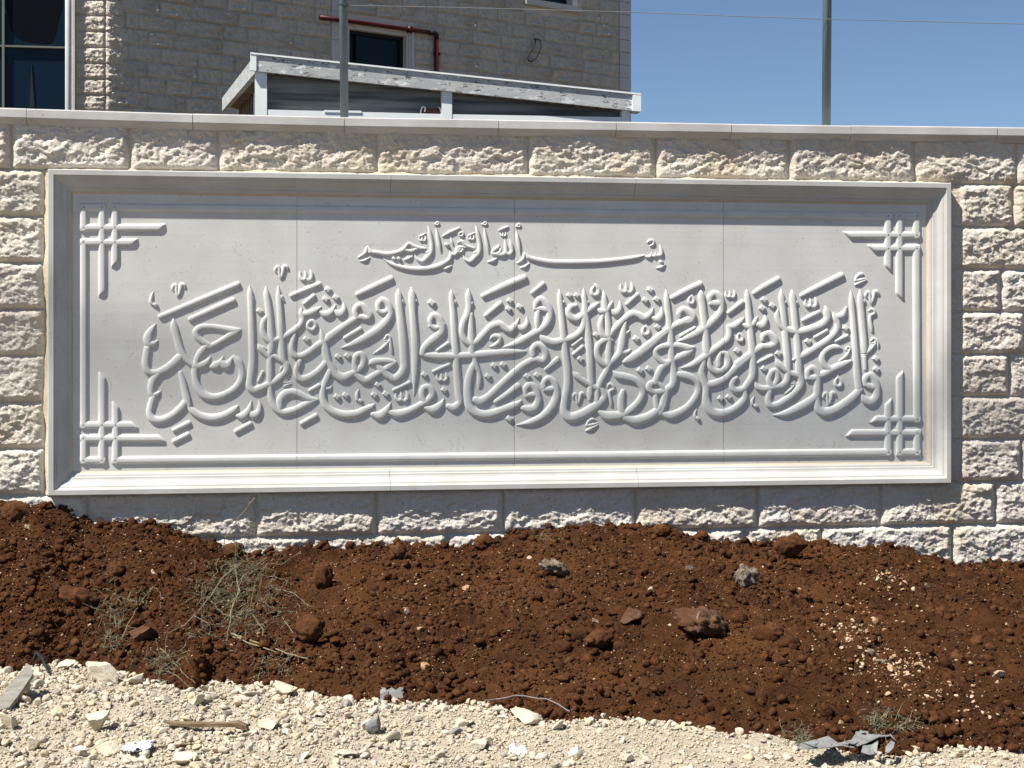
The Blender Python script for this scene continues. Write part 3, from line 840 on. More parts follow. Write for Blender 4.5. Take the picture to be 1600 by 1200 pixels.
LET = """
A 345,680:8 290,760:75 245,860:105 260,930:95 320,925:65 375,885:8
A 240,990:85 225,1100:90 220,1200:92 250,1275:88 330,1295:80 450,1260:100 560,1180:100 650,1095:100 690,1060:60
A 565,605:8 570,700:80 610,850:85 650,1000:95 690,1080:90 760,1160:75 830,1215:60
A 1400,745:20 1330,765:80 1250,752:75 1000,718:70 890,735:75 845,785:78 870,850:78 950,915:72 1020,950:60
A 1405,755:20 1330,790:85 1200,870:66 1080,940:66 1000,975:60
A 990,950:66 920,1020:78 870,1100:78 845,1190:70
B 830,170:100 900,165:95 970,130:80 1032,50:8
B 1040,180:60 1090,165:110 1140,130:75 1192,40:8
B 1150,130:90 1230,165:110 1280,100:60 1332,20:8
B 1320,50:40 1370,110:90 1410,200:85 1420,300:85 1370,410:85 1260,500:82 1080,560:90 950,530:105 870,430:95 835,300:82 840,150:90
B 650,250:50 680,350:75 710,480:85 740,600:90 765,670:60
B 740,590:80 650,700:90 540,790:88 400,845:92 310,830:100 270,760:85 285,650:80 315,560:80
B 370,270:90 310,350:90 285,450:85 300,530:70 355,520:60 410,478:8
B 760,680:50 800,725:80 900,790:92 1050,820:100 1200,785:92 1330,710:75 1378,655:10
B 1362,790:50 1430,795:100 1500,730:80 1542,600:8
D 235,745:50 290,780:105 345,745:80 365,660:50 352,590:15
C 235,280:8 243,380:70 250,480:75 255,600:75 265,900:82 272,1200:90 260,1330:92 240,1470:90 240,1545:95 285,1590:95 370,1565:90 450,1530:80 540,1490:78 630,1420:78 695,1340:80 695,1270:80 655,1225:60
C 248,400:30 262,430:55 282,460:36 300,490:5
D 655,165:15 630,205:35 620,250:20
C 440,290:8 447,380:66 465,500:78 480,620:85 490,720:80 500,850:82 510,960:85 500,1100:80 480,1160:60
C 480,650:50 420,720:66 402,830:72 430,920:78 490,975:80 570,960:66 640,940:66 710,900:70 800,840:78 880,760:66 900,690:60 880,620:60 884,555:12
C 900,640:60 960,635:75 1060,595:68 1132,545:10
C 1122,615:40 1180,645:88 1250,620:78 1312,520:8
C 1305,605:50 1365,640:95 1415,585:66 1412,495:15
C 595,280:8 600,400:62 615,600:74 632,900:80 655,1200:82 672,1240:70
C 605,400:30 625,425:60 650,460:36 685,490:5
C 340,1010:12 365,1060:70 430,1130:66 480,1170:60 510,1130:50
C 350,1030:20 400,1060:50 450,1080:30
D 485,80:60 530,45:60 600,80:62 670,120:62
D 490,70:70 490,250:80 490,420:70 510,590:78 560,690:84 650,745:86 800,715:80 950,640:75 1085,585:30
D 610,700:85 620,590:92 680,515:92 780,495:84 880,530:82 980,578:70 1085,585:25
C 810,870:40 775,980:64 765,1080:70 800,1155:76 880,1165:78 980,1115:78 1090,1030:80 1170,980:82 1290,890:75 1420,790:80 1540,710:78
C 1122,820:10 1140,900:55 1165,1010:84 1190,1130:92 1215,1230:84 1260,1310:90 1310,1390:95 1400,1435:112 1500,1395:85 1590,1350:70
D 1195,120:75 1110,220:82 1010,295:88 910,335:92 850,315:90 825,230:78 865,110:72
D 1250,220:80 1200,330:80 1160,440:72 1150,540:78 1180,650:86 1260,725:90 1410,775:96 1500,775:96 1600,755:92 1680,715:85 1760,675:62 1800,640:10
D 1200,450:50 1235,448:42 1268,410:8
E 290,670:66 275,600:70 310,540:76 360,535:76 415,595:82 455,660:88 420,690:78 340,675:66
E 310,680:60 180,760:75 60,840:75 -60,925:75
E 570,600:56 565,520:72 615,465:76 675,505:80 710,580:85
E 560,585:60 620,620:66 700,590:75
E 700,560:85 710,650:90 660,740:98 540,850:102 400,940:100 250,1015:72 95,1065:8
E 812,320:8 818,400:76 835,600:84 855,800:92 875,1000:96 885,1200:96 885,1310:92 830,1410:96 760,1450:92 690,1405:80 610,1330:70 540,1275:40
E 850,440:20 866,480:40 890,530:4
E 975,300:8 985,400:84 995,600:80 1010,800:85 1022,1000:88 1025,1200:86 1022,1350:74 1015,1500:48 1010,1660:8
E 1010,440:20 1030,470:40 1062,512:4
E 1220,775:52 1215,710:70 1260,655:76 1315,690:85 1355,770:92
E 1215,780:56 1280,815:66 1350,800:70
E 1360,770:92 1352,860:100 1290,930:100 1200,1000:96 1130,1080:84 1115,1140:80
G -170,1070:60 -30,1085:85 220,1090:90 400,1082:90 600,1064:90 800,1045:85 980,1033:75 1140,1025:8
E 1475,335:8 1478,400:58 1495,600:68 1515,900:76 1535,1150:82 1550,1400:86 1570,1650:90 1580,1740:84 1510,1810:98 1430,1790:60
E 1500,450:20 1520,480:40 1556,545:4
F 290,240:75 268,130:70 290,45:74 345,20:72 382,85:80 370,160:78 310,225:78
F 230,250:60 300,290:80 400,350:92 520,285:80 630,220:74 720,160:80 770,125:60
F 440,155:14 490,125:80 600,105:74 700,108:70 775,125:50
F 530,155:30 610,235:70 690,300:80
F 490,770:60 580,790:110 660,730:90 722,620:8
F 700,745:60 800,770:100 950,730:90 1090,655:80 1180,600:80 1240,520:84 1190,435:76 1130,445:76 1110,530:76 1135,610:66
F 1150,690:50 1250,715:110 1340,655:80 1387,570:8
G 410,235:8 410,330:76 418,450:76 400,560:82 345,680:80 330,800:80 370,890:80 440,930:80 520,895:80 600,810:80 700,715:85 800,690:85 870,740:85 930,765:85 990,710:70 1045,610:8
G 425,400:30 445,425:56 465,445:36 493,462:4
G 440,560:60 445,750:75 450,900:80 455,1050:76 480,1120:66 500,1210:80 535,1280:60 548,1400:60 540,1490:15
H 490,120:66 440,250:92 405,400:100 400,550:104 425,680:104 500,750:100 650,775:100 850,715:95 1000,655:84 1068,602:30
H 490,590:80 555,615:110 650,560:90 800,420:85 950,280:85 1100,155:80 1220,95:76 1260,90:60
G 1220,1080:66 1215,1000:75 1265,945:80 1340,985:80 1375,1080:80 1340,1145:80 1260,1130:76 1200,1140:70
H 1290,130:36 1322,185:6
G 1020,705:40 1085,740:88 1140,680:62 1138,590:15
G 1245,500:44 1255,430:68 1310,375:78 1375,430:86 1425,530:92 1405,650:92 1330,740:84 1180,830:86 1000,930:75 830,978:8
G 1250,495:50 1340,500:75 1430,520:78
G 1280,530:64 1268,650:70 1270,740:50
G 1290,810:25 1350,870:80 1460,915:92 1600,890:85 1720,850:80 1810,780:78 1850,690:80 1855,600:84 1875,530:76
H 1125,525:56 1125,450:74 1180,405:78 1240,445:85 1270,520:90
H 1130,540:66 1200,530:72 1265,530:74
H 1270,520:88 1280,600:92 1240,690:96 1170,710:100 1085,695:60
H 1355,445:56 1352,375:72 1410,325:72 1470,365:80 1500,430:85
H 1360,465:56 1420,460:72 1490,450:74
H 1500,440:88 1510,540:92 1470,650:96 1370,770:92 1200,865:75 1005,908:8
I 265,245:8 270,330:56 285,500:68 305,700:74 325,900:76 345,1100:82 365,1250:86 365,1450:88 335,1620:94 325,1770:98 390,1850:112 530,1820:112 660,1750:112 780,1660:100 830,1590:82 800,1515:64 770,1490:60
I 295,380:20 315,410:40 352,452:4
I 570,235:8 575,330:56 588,450:74 590,560:80 610,700:80 632,900:84 648,1100:84 655,1290:80 665,1445:70
I 600,380:20 618,410:40 656,450:4
I 820,265:8 827,350:64 842,480:74 865,600:70 880,800:76 885,950:76 880,1060:76 880,1190:70
I 470,455:60 415,470:76 382,530:80 410,595:90 480,620:84 560,575:80
I 550,590:80 630,515:70 700,465:70 757,415:15
I 740,500:30 790,525:80 850,515:80 892,460:60 932,400:8
I 920,515:40 970,545:95 1020,495:72 1020,390:15
I 810,560:40 782,680:70 790,760:72 830,830:80 880,830:80 960,740:75 1080,620:80 1180,560:86 1250,575:86 1320,610:90 1390,570:70 1442,480:8
I 1425,605:40 1490,625:95 1540,565:70 1540,465:10
I 1090,660:50 1070,750:72 1058,850:90 1045,950:92 1020,1050:85 960,1120:80 895,1180:75 850,1280:76 790,1390:76 750,1490:70
I 1080,800:50 1110,795:46 1146,760:8
I 1050,1040:60 1110,1035:56 1162,998:8
I 935,895:30 880,875:78 800,905:76 750,960:76 735,1050:76 765,1130:80 840,1190:80 890,1190:60
I 1065,1160:40 1150,1125:108 1250,1065:108 1400,955:92 1530,840:85 1620,770:78 1720,700:75 1810,655:80 1900,625:84
J 430,235:14 470,285:66 550,345:70 640,400:64 720,440:70 780,455:60
J 450,260:30 500,280:44 540,290:14
J 650,440:66 650,520:70 645,590:40
J 740,470:66 740,600:66 750,650:50
J 1060,480:56 1040,570:84 1040,700:84 1060,770:70
J 760,740:50 860,795:112 980,795:112 1070,775:92 1150,720:86 1260,610:82 1310,500:78 1285,420:82 1220,350:86 1100,310:92 1000,290:92 935,235:25
J 1075,810:80 1200,850:112 1350,815:106 1480,735:96 1550,650:80 1575,560:78 1590,500:70
J 1470,380:76 1400,395:74 1380,450:74 1430,490:72 1520,495:74 1580,485:70
J 1490,375:60 1540,420:60 1570,470:60
J 1465,540:62 1475,640:68 1490,720:66
K 318,250:8 325,350:60 340,500:72 355,650:76 370,800:80 382,950:82 390,1100:82 410,1250:78 420,1350:92 395,1450:88 330,1510:82 310,1600:74 285,1710:80 240,1800:76
K 752,250:8 755,310:72 775,450:82 795,650:84 815,850:86 830,1040:88 850,1100:60 875,1230:70 950,1280:82 1060,1240:82 1095,1150:76 1070,1065:66 1030,1040:50
K 490,600:40 485,545:72 530,505:80 590,530:86 650,600:92 620,645:84 540,660:80 370,735:80 250,820:78 120,930:84 20,1010:90
K 545,690:26 568,740:5
K 870,400:56 870,345:80 925,305:80 985,350:86 1010,420:90
K 880,425:80 940,430:90 1000,425:86
K 1010,430:88 1000,530:86 930,620:92 830,710:95 700,800:96 580,858:76 455,905:8
K 680,970:16 600,985:80 500,960:78 380,955:78 250,975:78 190,1015:70 195,1075:66 260,1150:70 330,1180:70
K 670,985:16 600,1040:80 430,1125:78 330,1180:84 260,1240:84 210,1340:80 185,1410:74
K 1000,1040:40 975,1120:66 980,1210:60
L 215,370:62 130,400:74 115,450:74 160,490:72 240,490:72 310,475:70
L 440,270:60 520,285:90 620,312:90 700,375:82 720,470:76 680,570:82 590,680:86 480,750:92 370,790:100 260,760:60
K 1100,720:60 1110,800:72 1090,870:80 1000,945:80 880,1035:84 760,1125:88 640,1200:70 500,1235:8
K 1095,720:60 1160,715:80 1240,660:70 1292,600:12
K 1275,690:40 1340,715:80 1400,685:80 1462,590:10
K 1460,690:60 1520,705:98 1560,640:70 1550,570:15
K 1325,245:8 1330,330:62 1348,500:74 1365,700:80 1380,850:84 1395,1000:86 1400,1150:88 1405,1250:84 1395,1340:84 1340,1430:84 1280,1500:80 1180,1510:80 1140,1450:74 1165,1380:70 1200,1355:50
L 1300,480:60 1300,570:82 1240,650:88 1140,720:88 1020,765:104 900,745:112 835,660:112 815,550:94 820,430:86 790,340:82 765,250:80 780,150:76 790,90:60
L 820,410:90 930,390:92 1050,330:90 1200,180:90 1350,55:88 1440,-25:84 1530,-75:80
M 635,245:8 640,340:70 655,460:74 668,600:78 685,800:82 700,950:80 715,1150:82 722,1280:74 705,1400:80 640,1455:84 560,1470:80 480,1490:80 400,1495:80 340,1470:70 300,1400:20
M 665,380:20 685,410:40 715,455:4
M 770,250:8 778,340:74 795,500:78 820,750:82 840,950:84 855,1200:86 862,1300:82 885,1400:84 880,1450:82 820,1530:82 700,1630:82 570,1700:82 495,1695:82 475,1620:76 490,1520:76
M 805,380:20 825,410:40 862,462:4
N 515,420:76 485,350:74 510,260:74 558,225:62 590,300:72 565,385:72 525,425:60
N 560,75:12 600,140:72 670,205:72 740,250:70 800,275:74 865,300:66
N 580,110:24 620,140:44 665,160:12
N 855,350:16 850,400:36 870,410:12
M 1182,450:10 1205,530:78 1215,610:88 1150,690:88 1000,750:88 850,785:88 740,765:88 650,720:82 600,640:72 585,560:60 598,490:10
M 1285,530:12 1310,600:66 1340,680:74 1325,770:76 1230,875:82 1100,965:82 950,1055:82 860,1100:78 765,1140:14
M 1320,600:70 1400,575:80 1450,475:25
M 1445,540:8 1455,590:22 1465,560:5
M 405,890:50 412,835:72 470,805:80 530,850:86 560,920:86 500,960:80 400,970:76 280,1040:78 180,1110:80 80,1190:80
M 1400,1000:10 1340,975:58 1250,985:74 1180,1035:76 1150,1110:78 1180,1200:78 1240,1250:76
M 1600,1110:0 1500,1150:25
N 1512,102:25 1430,140:80 1260,220:84 1150,280:84 1080,300:80
N 965,315:66 970,235:74 1020,195:76 1070,230:76 1100,290:80
N 960,320:70 1050,320:84 1100,315:70
N 1090,320:86 1088,450:88 1075,540:90 950,640:104 800,720:98 680,765:80 530,783:8
N 1080,520:70 1085,620:84 1100,700:98 1170,750:112 1300,720:108 1430,640:102 1550,545:98 1620,465:86
O 545,340:8 553,450:58 570,650:66 585,850:72 600,1050:74 615,1250:78 630,1450:84 645,1560:84
O 660,330:8 665,430:70 678,600:76 690,750:78 705,900:78 715,1060:74 720,1120:60
O 690,445:20 708,475:40 735,530:4
O 680,1180:10 720,1155:40 760,1120:30
P 715,60:50 722,130:48 728,215:40
P 725,410:56 728,325:78 785,285:80 840,345:90 872,440:95
P 740,405:70 800,430:84 860,430:84
P 870,430:92 860,560:98 790,620:106 720,590:90 672,520:30
"""
# merge-safe marks: vowel signs, dots and the small opening line
MARK = """
A 315,275:8 290,350:42 287,415:46 305,440:40
A 400,595:66 1372,185:72
A 775,625:66 1312,385:70
B 570,970:56 760,875:60
B 570,1110:56 745,1020:60
B 1345,985:56 1525,885:60
C 755,410:56 1110,262:60
C 920,510:50 1040,408:54
C 960,770:44 1012,722:48 1062,780:48 1020,838:48 965,812:44 958,770:40
D 345,360:36 402,238:40
D 985,478:46 1105,410:54
D 885,885:56 1065,785:60
E 300,395:60 450,325:72 725,195:72
E 145,940:50 340,825:56
E 645,955:26 675,905:28 710,935:30 690,985:28 650,970:24
E 705,970:32 620,1060:44 500,1138:12
E 712,960:30 720,1060:44 735,1125:26
E 1300,1095:36 1430,1005:42
F 755,470:44 955,375:50
F 1250,240:44 1450,150:50
F 320,450:8 298,520:44 300,590:44
G 590,335:60 900,190:84 1110,105:80
G 625,580:56 810,425:64
G 1205,295:50 1345,180:56
G 20,1015:40 155,925:46
G 675,882:12 720,838:56 795,850:62 795,895:56 740,950:46 672,968:12
H 745,618:60 880,530:70 1030,420:84
H 1380,210:46 1525,95:54
I 1110,435:50 1240,315:56
I 430,955:40 545,865:46
I 440,1065:44 555,965:50
I 705,205:20 670,270:42 690,320:50 745,310:50 755,260:44 715,200:36 690,185:16
I 1335,705:16 1305,770:40 1325,815:48 1375,805:46 1385,765:40 1345,705:30
K 635,320:16 600,385:36 610,420:42 650,425:42 665,385:36 640,325:24
K 1225,795:16 1210,855:34 1225,890:42 1265,890:40 1275,850:34 1235,800:24
K 390,360:60 560,270:72 745,185:76
K 500,835:40 675,730:46
K 1095,545:50 1270,410:60
M 295,300:56 430,215:70 600,120:64
M 340,1170:38 520,1080:46
M 885,330:50 1000,270:66 1390,75:74
M 905,640:50 1110,535:56
M 1055,850:46 1205,765:50
M 1315,900:44 1460,830:48
M 1465,970:24 1445,1000:26 1475,1020:26 1495,990:26 1465,968:22
M 1495,1000:26 1450,1080:40 1355,1150:16
N 1350,300:14 1310,370:38 1325,415:44 1375,415:44 1385,365:40 1345,300:26
N 745,395:22 770,385:24 795,405:26 780,425:24 750,410:20
N 790,420:26 740,470:38 685,515:20
L 700,700:8 675,770:36 685,810:38
L 1420,545:8 1392,610:38 1400,650:38
O 800,975:26 820,945:32 850,960:34 850,1000:34 815,1000:28
O 850,1010:36 790,1080:48 700,1160:30
O 862,960:34 882,1010:36 888,1075:10
O 770,600:20 800,580:36 835,600:40 840,635:38 800,650:40 785,690:40 800,800:42 810,860:26
J 860,440:16 890,395:38 930,415:42 945,455:42 900,480:42 890,520:42 905,600:44 915,665:28
J 605,912:26 625,865:36 675,832:40 722,848:14
J 605,908:26 660,905:40 745,882:16
J 590,980:16 650,952:44 752,900:16
J 95,210:46 245,75:54
D 655,375:18 680,350:28 720,345:12
D 655,375:20 700,375:28 750,370:12
D 650,430:12 690,410:32 765,385:12
O 600,225:24 625,170:38 680,140:40 712,160:14
O 600,222:26 650,215:38 735,192:16
O 590,280:16 640,255:40 745,210:16
Q 165,640:14 235,600:42 280,560:50 285,515:36 305,485:16 318,520:36 345,560:56
Q 330,560:50 420,570:58 560,590:60 700,570:60 800,525:58 840,475:46 875,445:44 930,475:50 1010,505:50 1108,515:34
Q 815,530:46 900,550:50 990,515:46
Q 190,690:10 260,678:40 335,635:14
Q 800,675:14 870,650:50 932,615:16
Q 950,590:10 985,655:40 1060,690:58 1140,620:70 1182,560:60 1190,450:52 1165,300:52 1140,190:12
Q 1125,570:46 1185,550:50
Q 1000,350:10 1050,335:26 1110,300:16
Q 1253,230:16 1272,350:48 1295,480:50 1320,580:12
Q 1250,170:20 1268,145:26 1290,165:26 1270,185:24 1245,180:20
Q 1235,180:26 1215,165:12
Q 1340,345:20 1440,290:50 1572,230:36
Q 1438,540:14 1455,600:44 1440,655:52 1350,725:64 1200,780:70 1000,800:64 800,780:58 640,730:46 508,648:8
Q 1455,590:40 1510,595:50 1560,540:50 1590,510:40
Q 1338,803:10 1400,785:46 1472,748:12
Q 1452,352:10 1470,420:34 1490,480:12
R 120,440:16 175,412:46 240,470:50 360,512:30
R 205,495:40 140,500:44 115,545:46 175,560:46 200,520:36
R 205,505:30 260,490:36
R 200,600:10 235,665:38 300,690:58 370,630:66 425,565:60 432,450:52 405,300:52 384,190:12
R 365,572:46 425,550:50
R 262,338:10 310,322:26 365,292:16
R 498,225:16 515,350:46 540,480:48 558,585:12
R 490,170:20 508,145:26 532,165:26 512,188:24 485,180:20
R 475,180:26 452,175:12
R 145,310:28 170,290:32 205,300:32 195,335:32 160,340:28 145,315:24
R 690,265:12 750,240:40 825,210:26
R 782,390:10 795,480:46 800,560:50 760,592:68 700,600:56 645,590:50
R 845,382:10 868,460:50 882,550:52 845,590:60 800,575:50
R 600,580:26 645,530:60 690,495:50 707,460:10
R 610,585:40 670,590:56 715,560:50 722,520:36
R 540,700:10 620,680:50 682,640:14
R 942,270:14 958,350:46 980,480:48 998,600:12
R 955,200:20 975,172:26 998,192:26 978,215:24 950,205:20
R 940,210:26 925,200:12
R 945,720:10 1010,685:44 1048,640:46 1050,600:36 1070,572:16 1090,610:40 1115,640:58
R 1100,635:50 1200,665:64 1400,700:66 1600,705:66 1811,705:66 2111,695:64 2411,665:58 2611,635:50 2731,605:16
R 990,780:10 1060,765:46 1125,715:12
S 1230,625:36 1280,630:50 1310,570:8
S 1320,615:36 1350,620:50 1372,565:8
S 1380,610:36 1440,600:56 1440,530:48 1415,450:8
S 1367,788:10 1440,772:44 1502,732:14
S 1250,432:20 1285,402:42 1330,410:40 1335,450:38 1290,478:24
"""
letters = empty('calligraphy', (0, 0, 0)) if False else pan
for ln in LET.strip().splitlines():
    P = parse(ln)
    if len(P) > 1 and P[0][2] * 8 < 1: continue
    build_stroke('letter_stroke', [P], pan)
for ln in MARK.strip().splitlines():
    build_stroke('calligraphy_mark', [parse(ln)], pan)
# repeated signs
def tanwin(cx, cy, s=1.0):
    def q(pts): return [(cx + x * s / 8, cy + y * s / 8, w * s / 8) for x, y, w in pts]
    build_stroke('vowel_mark', [q([(-55,35,14),(-85,-5,34),(-55,-50,42),(-35,-20,40),(-35,10,40),(-15,95,30),(5,115,10)]),
                                q([(-5,70,40),(15,0,46),(30,-55,48),(60,-45,44),(75,0,16)])], pan)
for t, x, y in (('A',640,250),('C',645,105),('N',1248,565),('O',820,420)):
    ox, oy, sc = TILE[t]; tanwin(ox + x / sc, oy + y / sc)
ox, oy, sc = TILE['J']; tanwin(ox + 515 / sc, oy + 565 / sc, .9)
def shadda(cx, cy, s=1.0):
    def q(pts): return [(cx + x * s / 8, cy + y * s / 8, w * s / 8) for x, y, w in pts]
    build_stroke('vowel_mark', [q([(-70,-55,14),(-75,0,36),(-45,45,48),(-5,30,44),(-5,-20,38),(-15,-75,8)]),
                                q([(-5,25,40),(35,50,48),(70,20,46),(70,-30,40),(48,-85,10)])], pan)
for t, x, y, s in (('C',945,170,1),('F',860,560,1),('F',1362,315,.85),('I',1110,245,1),('K',1125,320,.75),('M',1010,430,.95),
                   ('Q',1065,385,.6),('R',315,368,.6),('R',765,322,.5)):
    ox, oy, sc = TILE[t]; shadda(ox + x / sc, oy + y / sc, s * 8 / sc if sc > 8 else s)
def dot(cx, cy, s=1.0, rot=0.0):
    C = [(-48, 2), (-12, -46), (50, -2), (14, 50)]
    r = R(rot); C = [(x * math.cos(r) - y * math.sin(r), x * math.sin(r) + y * math.cos(r)) for x, y in C]
    V = []
    for sc_, h in ((1.0, -.0015), (.93, .0065), (.76, .0100), (.45, .0112)):
        for x, y in C:
            p = px_world(np.array([cx + (x * sc_ + 4) * s / 8]), np.array([cy + (y * sc_ + 4) * s / 8]))[0]
            V.append((p[0], -h, p[2]))
    fs = [[k * 4 + i, k * 4 + (i + 1) % 4, (k + 1) * 4 + (i + 1) % 4, (k + 1) * 4 + i] for k in range(3) for i in range(4)] + [[12, 13, 14, 15]]
    o = mesh_obj('diacritic_dot', V, fs, M['letter'], pan)
    bm = bmesh.new(); bm.from_mesh(o.data); bmesh.ops.recalc_face_normals(bm, faces=bm.faces)
    if sum(f.normal.y * f.calc_area() for f in bm.faces) > 0: bmesh.ops.reverse_faces(bm, faces=bm.faces)
    bmesh.ops.bevel(bm, geom=[e for e in bm.edges], offset=.0012, segments=1, affect='EDGES')
    bm.to_mesh(o.data); bm.free()
DOTS = [('A',335,445,.72),('C',1215,335,1),('C',1312,435,1),('C',1185,455,1),('C',362,605,1),('C',945,955,1),
        ('F',60,55,1),('F',178,45,1),('F',45,555,1),('F',152,535,1),('F',555,405,.95),('F',510,530,1),('F',655,520,1),('F',1138,280,.95),('F',1385,470,.95),
        ('F',340,605,.7),('E',1228,500,1.12),
        ('G',925,395,.9),('G',908,498,.9),('G',1048,470,.95),('H',728,168,1),('H',842,155,1),('H',652,300,1),('H',1140,300,1),('H',1268,285,1),('H',918,828,1.05),
        ('I',388,330,.85),('I',482,330,.85),('I',1398,260,.98),('I',1335,390,1),('I',1478,378,1),('I',722,825,.9),('J',525,85,1),('I',1222,872,1),('I',1492,722,1),
        ('J',1272,228,1),('J',1380,208,1),('K',1205,1020,1),('K',1540,385,1),('K',1515,490,1),('L',998,578,.95),('L',1100,560,.95),
        ('M',522,458,1),('M',968,905,1),('M',1440,740,.95),('M',598,1055,1),('N',420,205,1),('L',710,825,.7),('L',1435,670,.72),
        ('P',855,80,.98),('P',860,212,1),('Q',665,655,.65),('Q',735,655,.65),('Q',1400,462,.65),('S',1442,700,.6)]
for t, x, y, s in DOTS:
    ox, oy, sc = TILE[t]; dot(ox + x / sc, oy + y / sc, s)

# ---- interlaced border bars
def bar(x0, y0, x1, y1, tip0=None, tip1=None, w=12.5, side=1, name='border_bar'):
    """straight bar on the field; tip = bevelled slanting end, side gives the longer edge"""
    p = np.array((x0, y0), float); q = np.array((x1, y1), float); L = np.linalg.norm(q - p); d = (q - p) / L; nrm = np.array((-d[1], d[0]))
    V = []; m = len(PS)
    def ring(tpos, slant, hs):
        for s in PS:
            c = p + d * (tpos + slant * s * side * w / 2) + nrm * (s * w / 2)
            P3 = px_world(np.array([c[0]]), np.array([c[1]]))[0]
            V.append((P3[0], .0015 - (.0118 + .0015) * (1 - abs(s) ** 3.6) ** .72 * hs, P3[2]))
    k = .95
    rings = 0
    if tip0: ring(0, -k, 0.0); ring(w * .30, -k, .95); ring(w * .55, -k, 1); rings += 3
    else: ring(-w / 2, 0, 0.1); ring(-w / 2 + 1.2, 0, .97); ring(-w / 2 + 2.2, 0, 1); ring(-w / 2 + 3.2, 0, 1); rings += 4
    if tip1: rings += 1; ring(L - w * 1.15, k, 1); ring(L - w * .92, k, 1); ring(L - w * .78, k, .96); ring(L - w * .5, k, 0.0); rings += 3
    else: ring(L + w / 2 - 3.2, 0, 1); ring(L + w / 2 - 2.2, 0, 1); ring(L + w / 2 - 1.2, 0, .97); ring(L + w / 2, 0, 0.1); rings += 4
    o = mesh_obj(name, V, grid_faces(rings, m).tolist(), M['letter'], pan)
    bm = bmesh.new(); bm.from_mesh(o.data)
    if sum(f.normal.y * f.calc_area() for f in bm.faces) > 0: bmesh.ops.reverse_faces(bm, faces=bm.faces)
    xs = [v.co.x for v in bm.verts]
    for xj in sj[1:4]:
        if min(xs) < xj < max(xs):
            for pos in (xj - .0011, xj + .0011):
                bmesh.ops.bisect_plane(bm, geom=list(bm.verts) + list(bm.edges) + list(bm.faces), plane_co=(pos, 0, 0), plane_no=(1, 0, 0), dist=1e-6)
            bmesh.ops.delete(bm, geom=[f for f in bm.faces if abs(f.calc_center_median().x - xj) < .0011], context='FACES')
    bm.to_mesh(o.data); bm.free()
    for pl in o.data.polygons: pl.use_smooth = True
# corners: TL, BL, TR, BR    (x of outer bar, x of two tall bars, y's)
TLc = dict(xo=131, xa=160, xb=180, yo=324, ya=356, yb=379)
BLc = dict(xo=131, xa=160, xb=181, yo=719, ya=685, yb=664)
TRc = dict(xo=1431, xa=1404.5, xb=1386.5, yo=338, ya=367.5, yb=388.5)
BRc = dict(xo=1432, xa=1405, xb=1387, yo=706.5, ya=676.5, yb=655)
def corner(c, xt, xs, yt, ys):
    sx = 1 if xt > c['xo'] else -1; sy = 1 if yt > c['yo'] else -1
    bar(c['xo'], c['ya'], xt, c['ya'], None, True, side=-sy * sx)     # outer row tip
    bar(c['xo'], c['yb'], xs, c['yb'], None, True, side=-sy * sx)
    bar(c['xa'], c['yo'], c['xa'], yt, None, True, side=sx * sy)
    bar(c['xb'], c['yo'], c['xb'], ys, None, True, side=sx * sy)
    bar(c['xo'], c['yo'], c['xo'], c['ya'])
    bar(c['xo'], c['yo'], c['xa'], c['yo'])
corner(TLc, 262, 219, 467, 421)
corner(BLc, 262, 219, 578, 624)
corner(TRc, 1314, 1352, 472, 428)
corner(BRc, 1317, 1355, 576, 619)
bar(TLc['xo'], TLc['yb'], BLc['xo'], BLc['yb']); bar(TRc['xo'], TRc['yb'], BRc['xo'], BRc['yb'])
bar(TLc['xb'], TLc['yo'], TRc['xb'], TRc['yo']); bar(BLc['xb'], BLc['yo'], BRc['xb'], BRc['yo'])

# ================================================================== POLES AND WIRE ON THE WALL
def make_pole(px, pxt, label):
    D = 0.11
    b = at(px, 185, D); b[2] = ZC_ = cz(float(b[0])); t = at(pxt, -60, D)
    top = np.array((b[0] + (t[0] - b[0]) * 1.6, D, ZC_ + (t[2] - ZC_) * 2.4))
    r = 6.6 * float(np.linalg.norm(at(px + 1, 100, D) - at(px, 100, D)))
    e = empty('fence_post', (b[0], D, ZC_)); tag(e, label, 'post', 'steel posts standing on the coping')
    MB().tube([tuple(b - np.array((0, 0, .02))), tuple(top)], r, 20).build('tube', M['pole'], e, True)
    mb = MB()
    mb.tube([(b[0], D, ZC_ - .004), (b[0] + .001, D, ZC_ + .012), (b[0] + .001, D, ZC_ + .022)], [r * 1.5, r * 1.25, r * .9], 12); mb.build('mortar_collar', M['coping'], e, True)
    return b, top, r
b1, t1, r1 = make_pole(538, 535.5, 'grey galvanised steel post on the coping, in front of the kiosk')
b2, t2, r2 = make_pole(1291, 1294, 'grey galvanised steel post on the coping, against the open sky')
pts = []
for px, py in ((533, 7), (545, 8.5), (700, 11.5), (860, 15.5), (1000, 19.5), (1140, 25), (1290, 30), (1440, 33.5), (1600, 37.5), (1800, 41), (2100, 47)):
    pts.append(tuple(at(px, py, .11 - (.028 if px < 550 or px == 1290 else .02))))
o = MB().tube(pts, .0021, 5).build('fence_wire', M['wire'], None, True)
tag(o, 'thin sagging wire strung from post to post across the sky', 'wire'); recenter(o, pts[0])
o = MB().tube([tuple(at(a, b, .11 - .032)) for a, b in ((527, 9), (532, 6), (538, 8), (545, 6.5), (546, 9), (538, 10.5), (531, 8.5))], .0022, 5).build('wire_tie', M['black'], None, True)
tag(o, 'twist of dark binding wire round the post in front of the kiosk', 'wire tie'); recenter(o, tuple(at(538, 9, .08)))
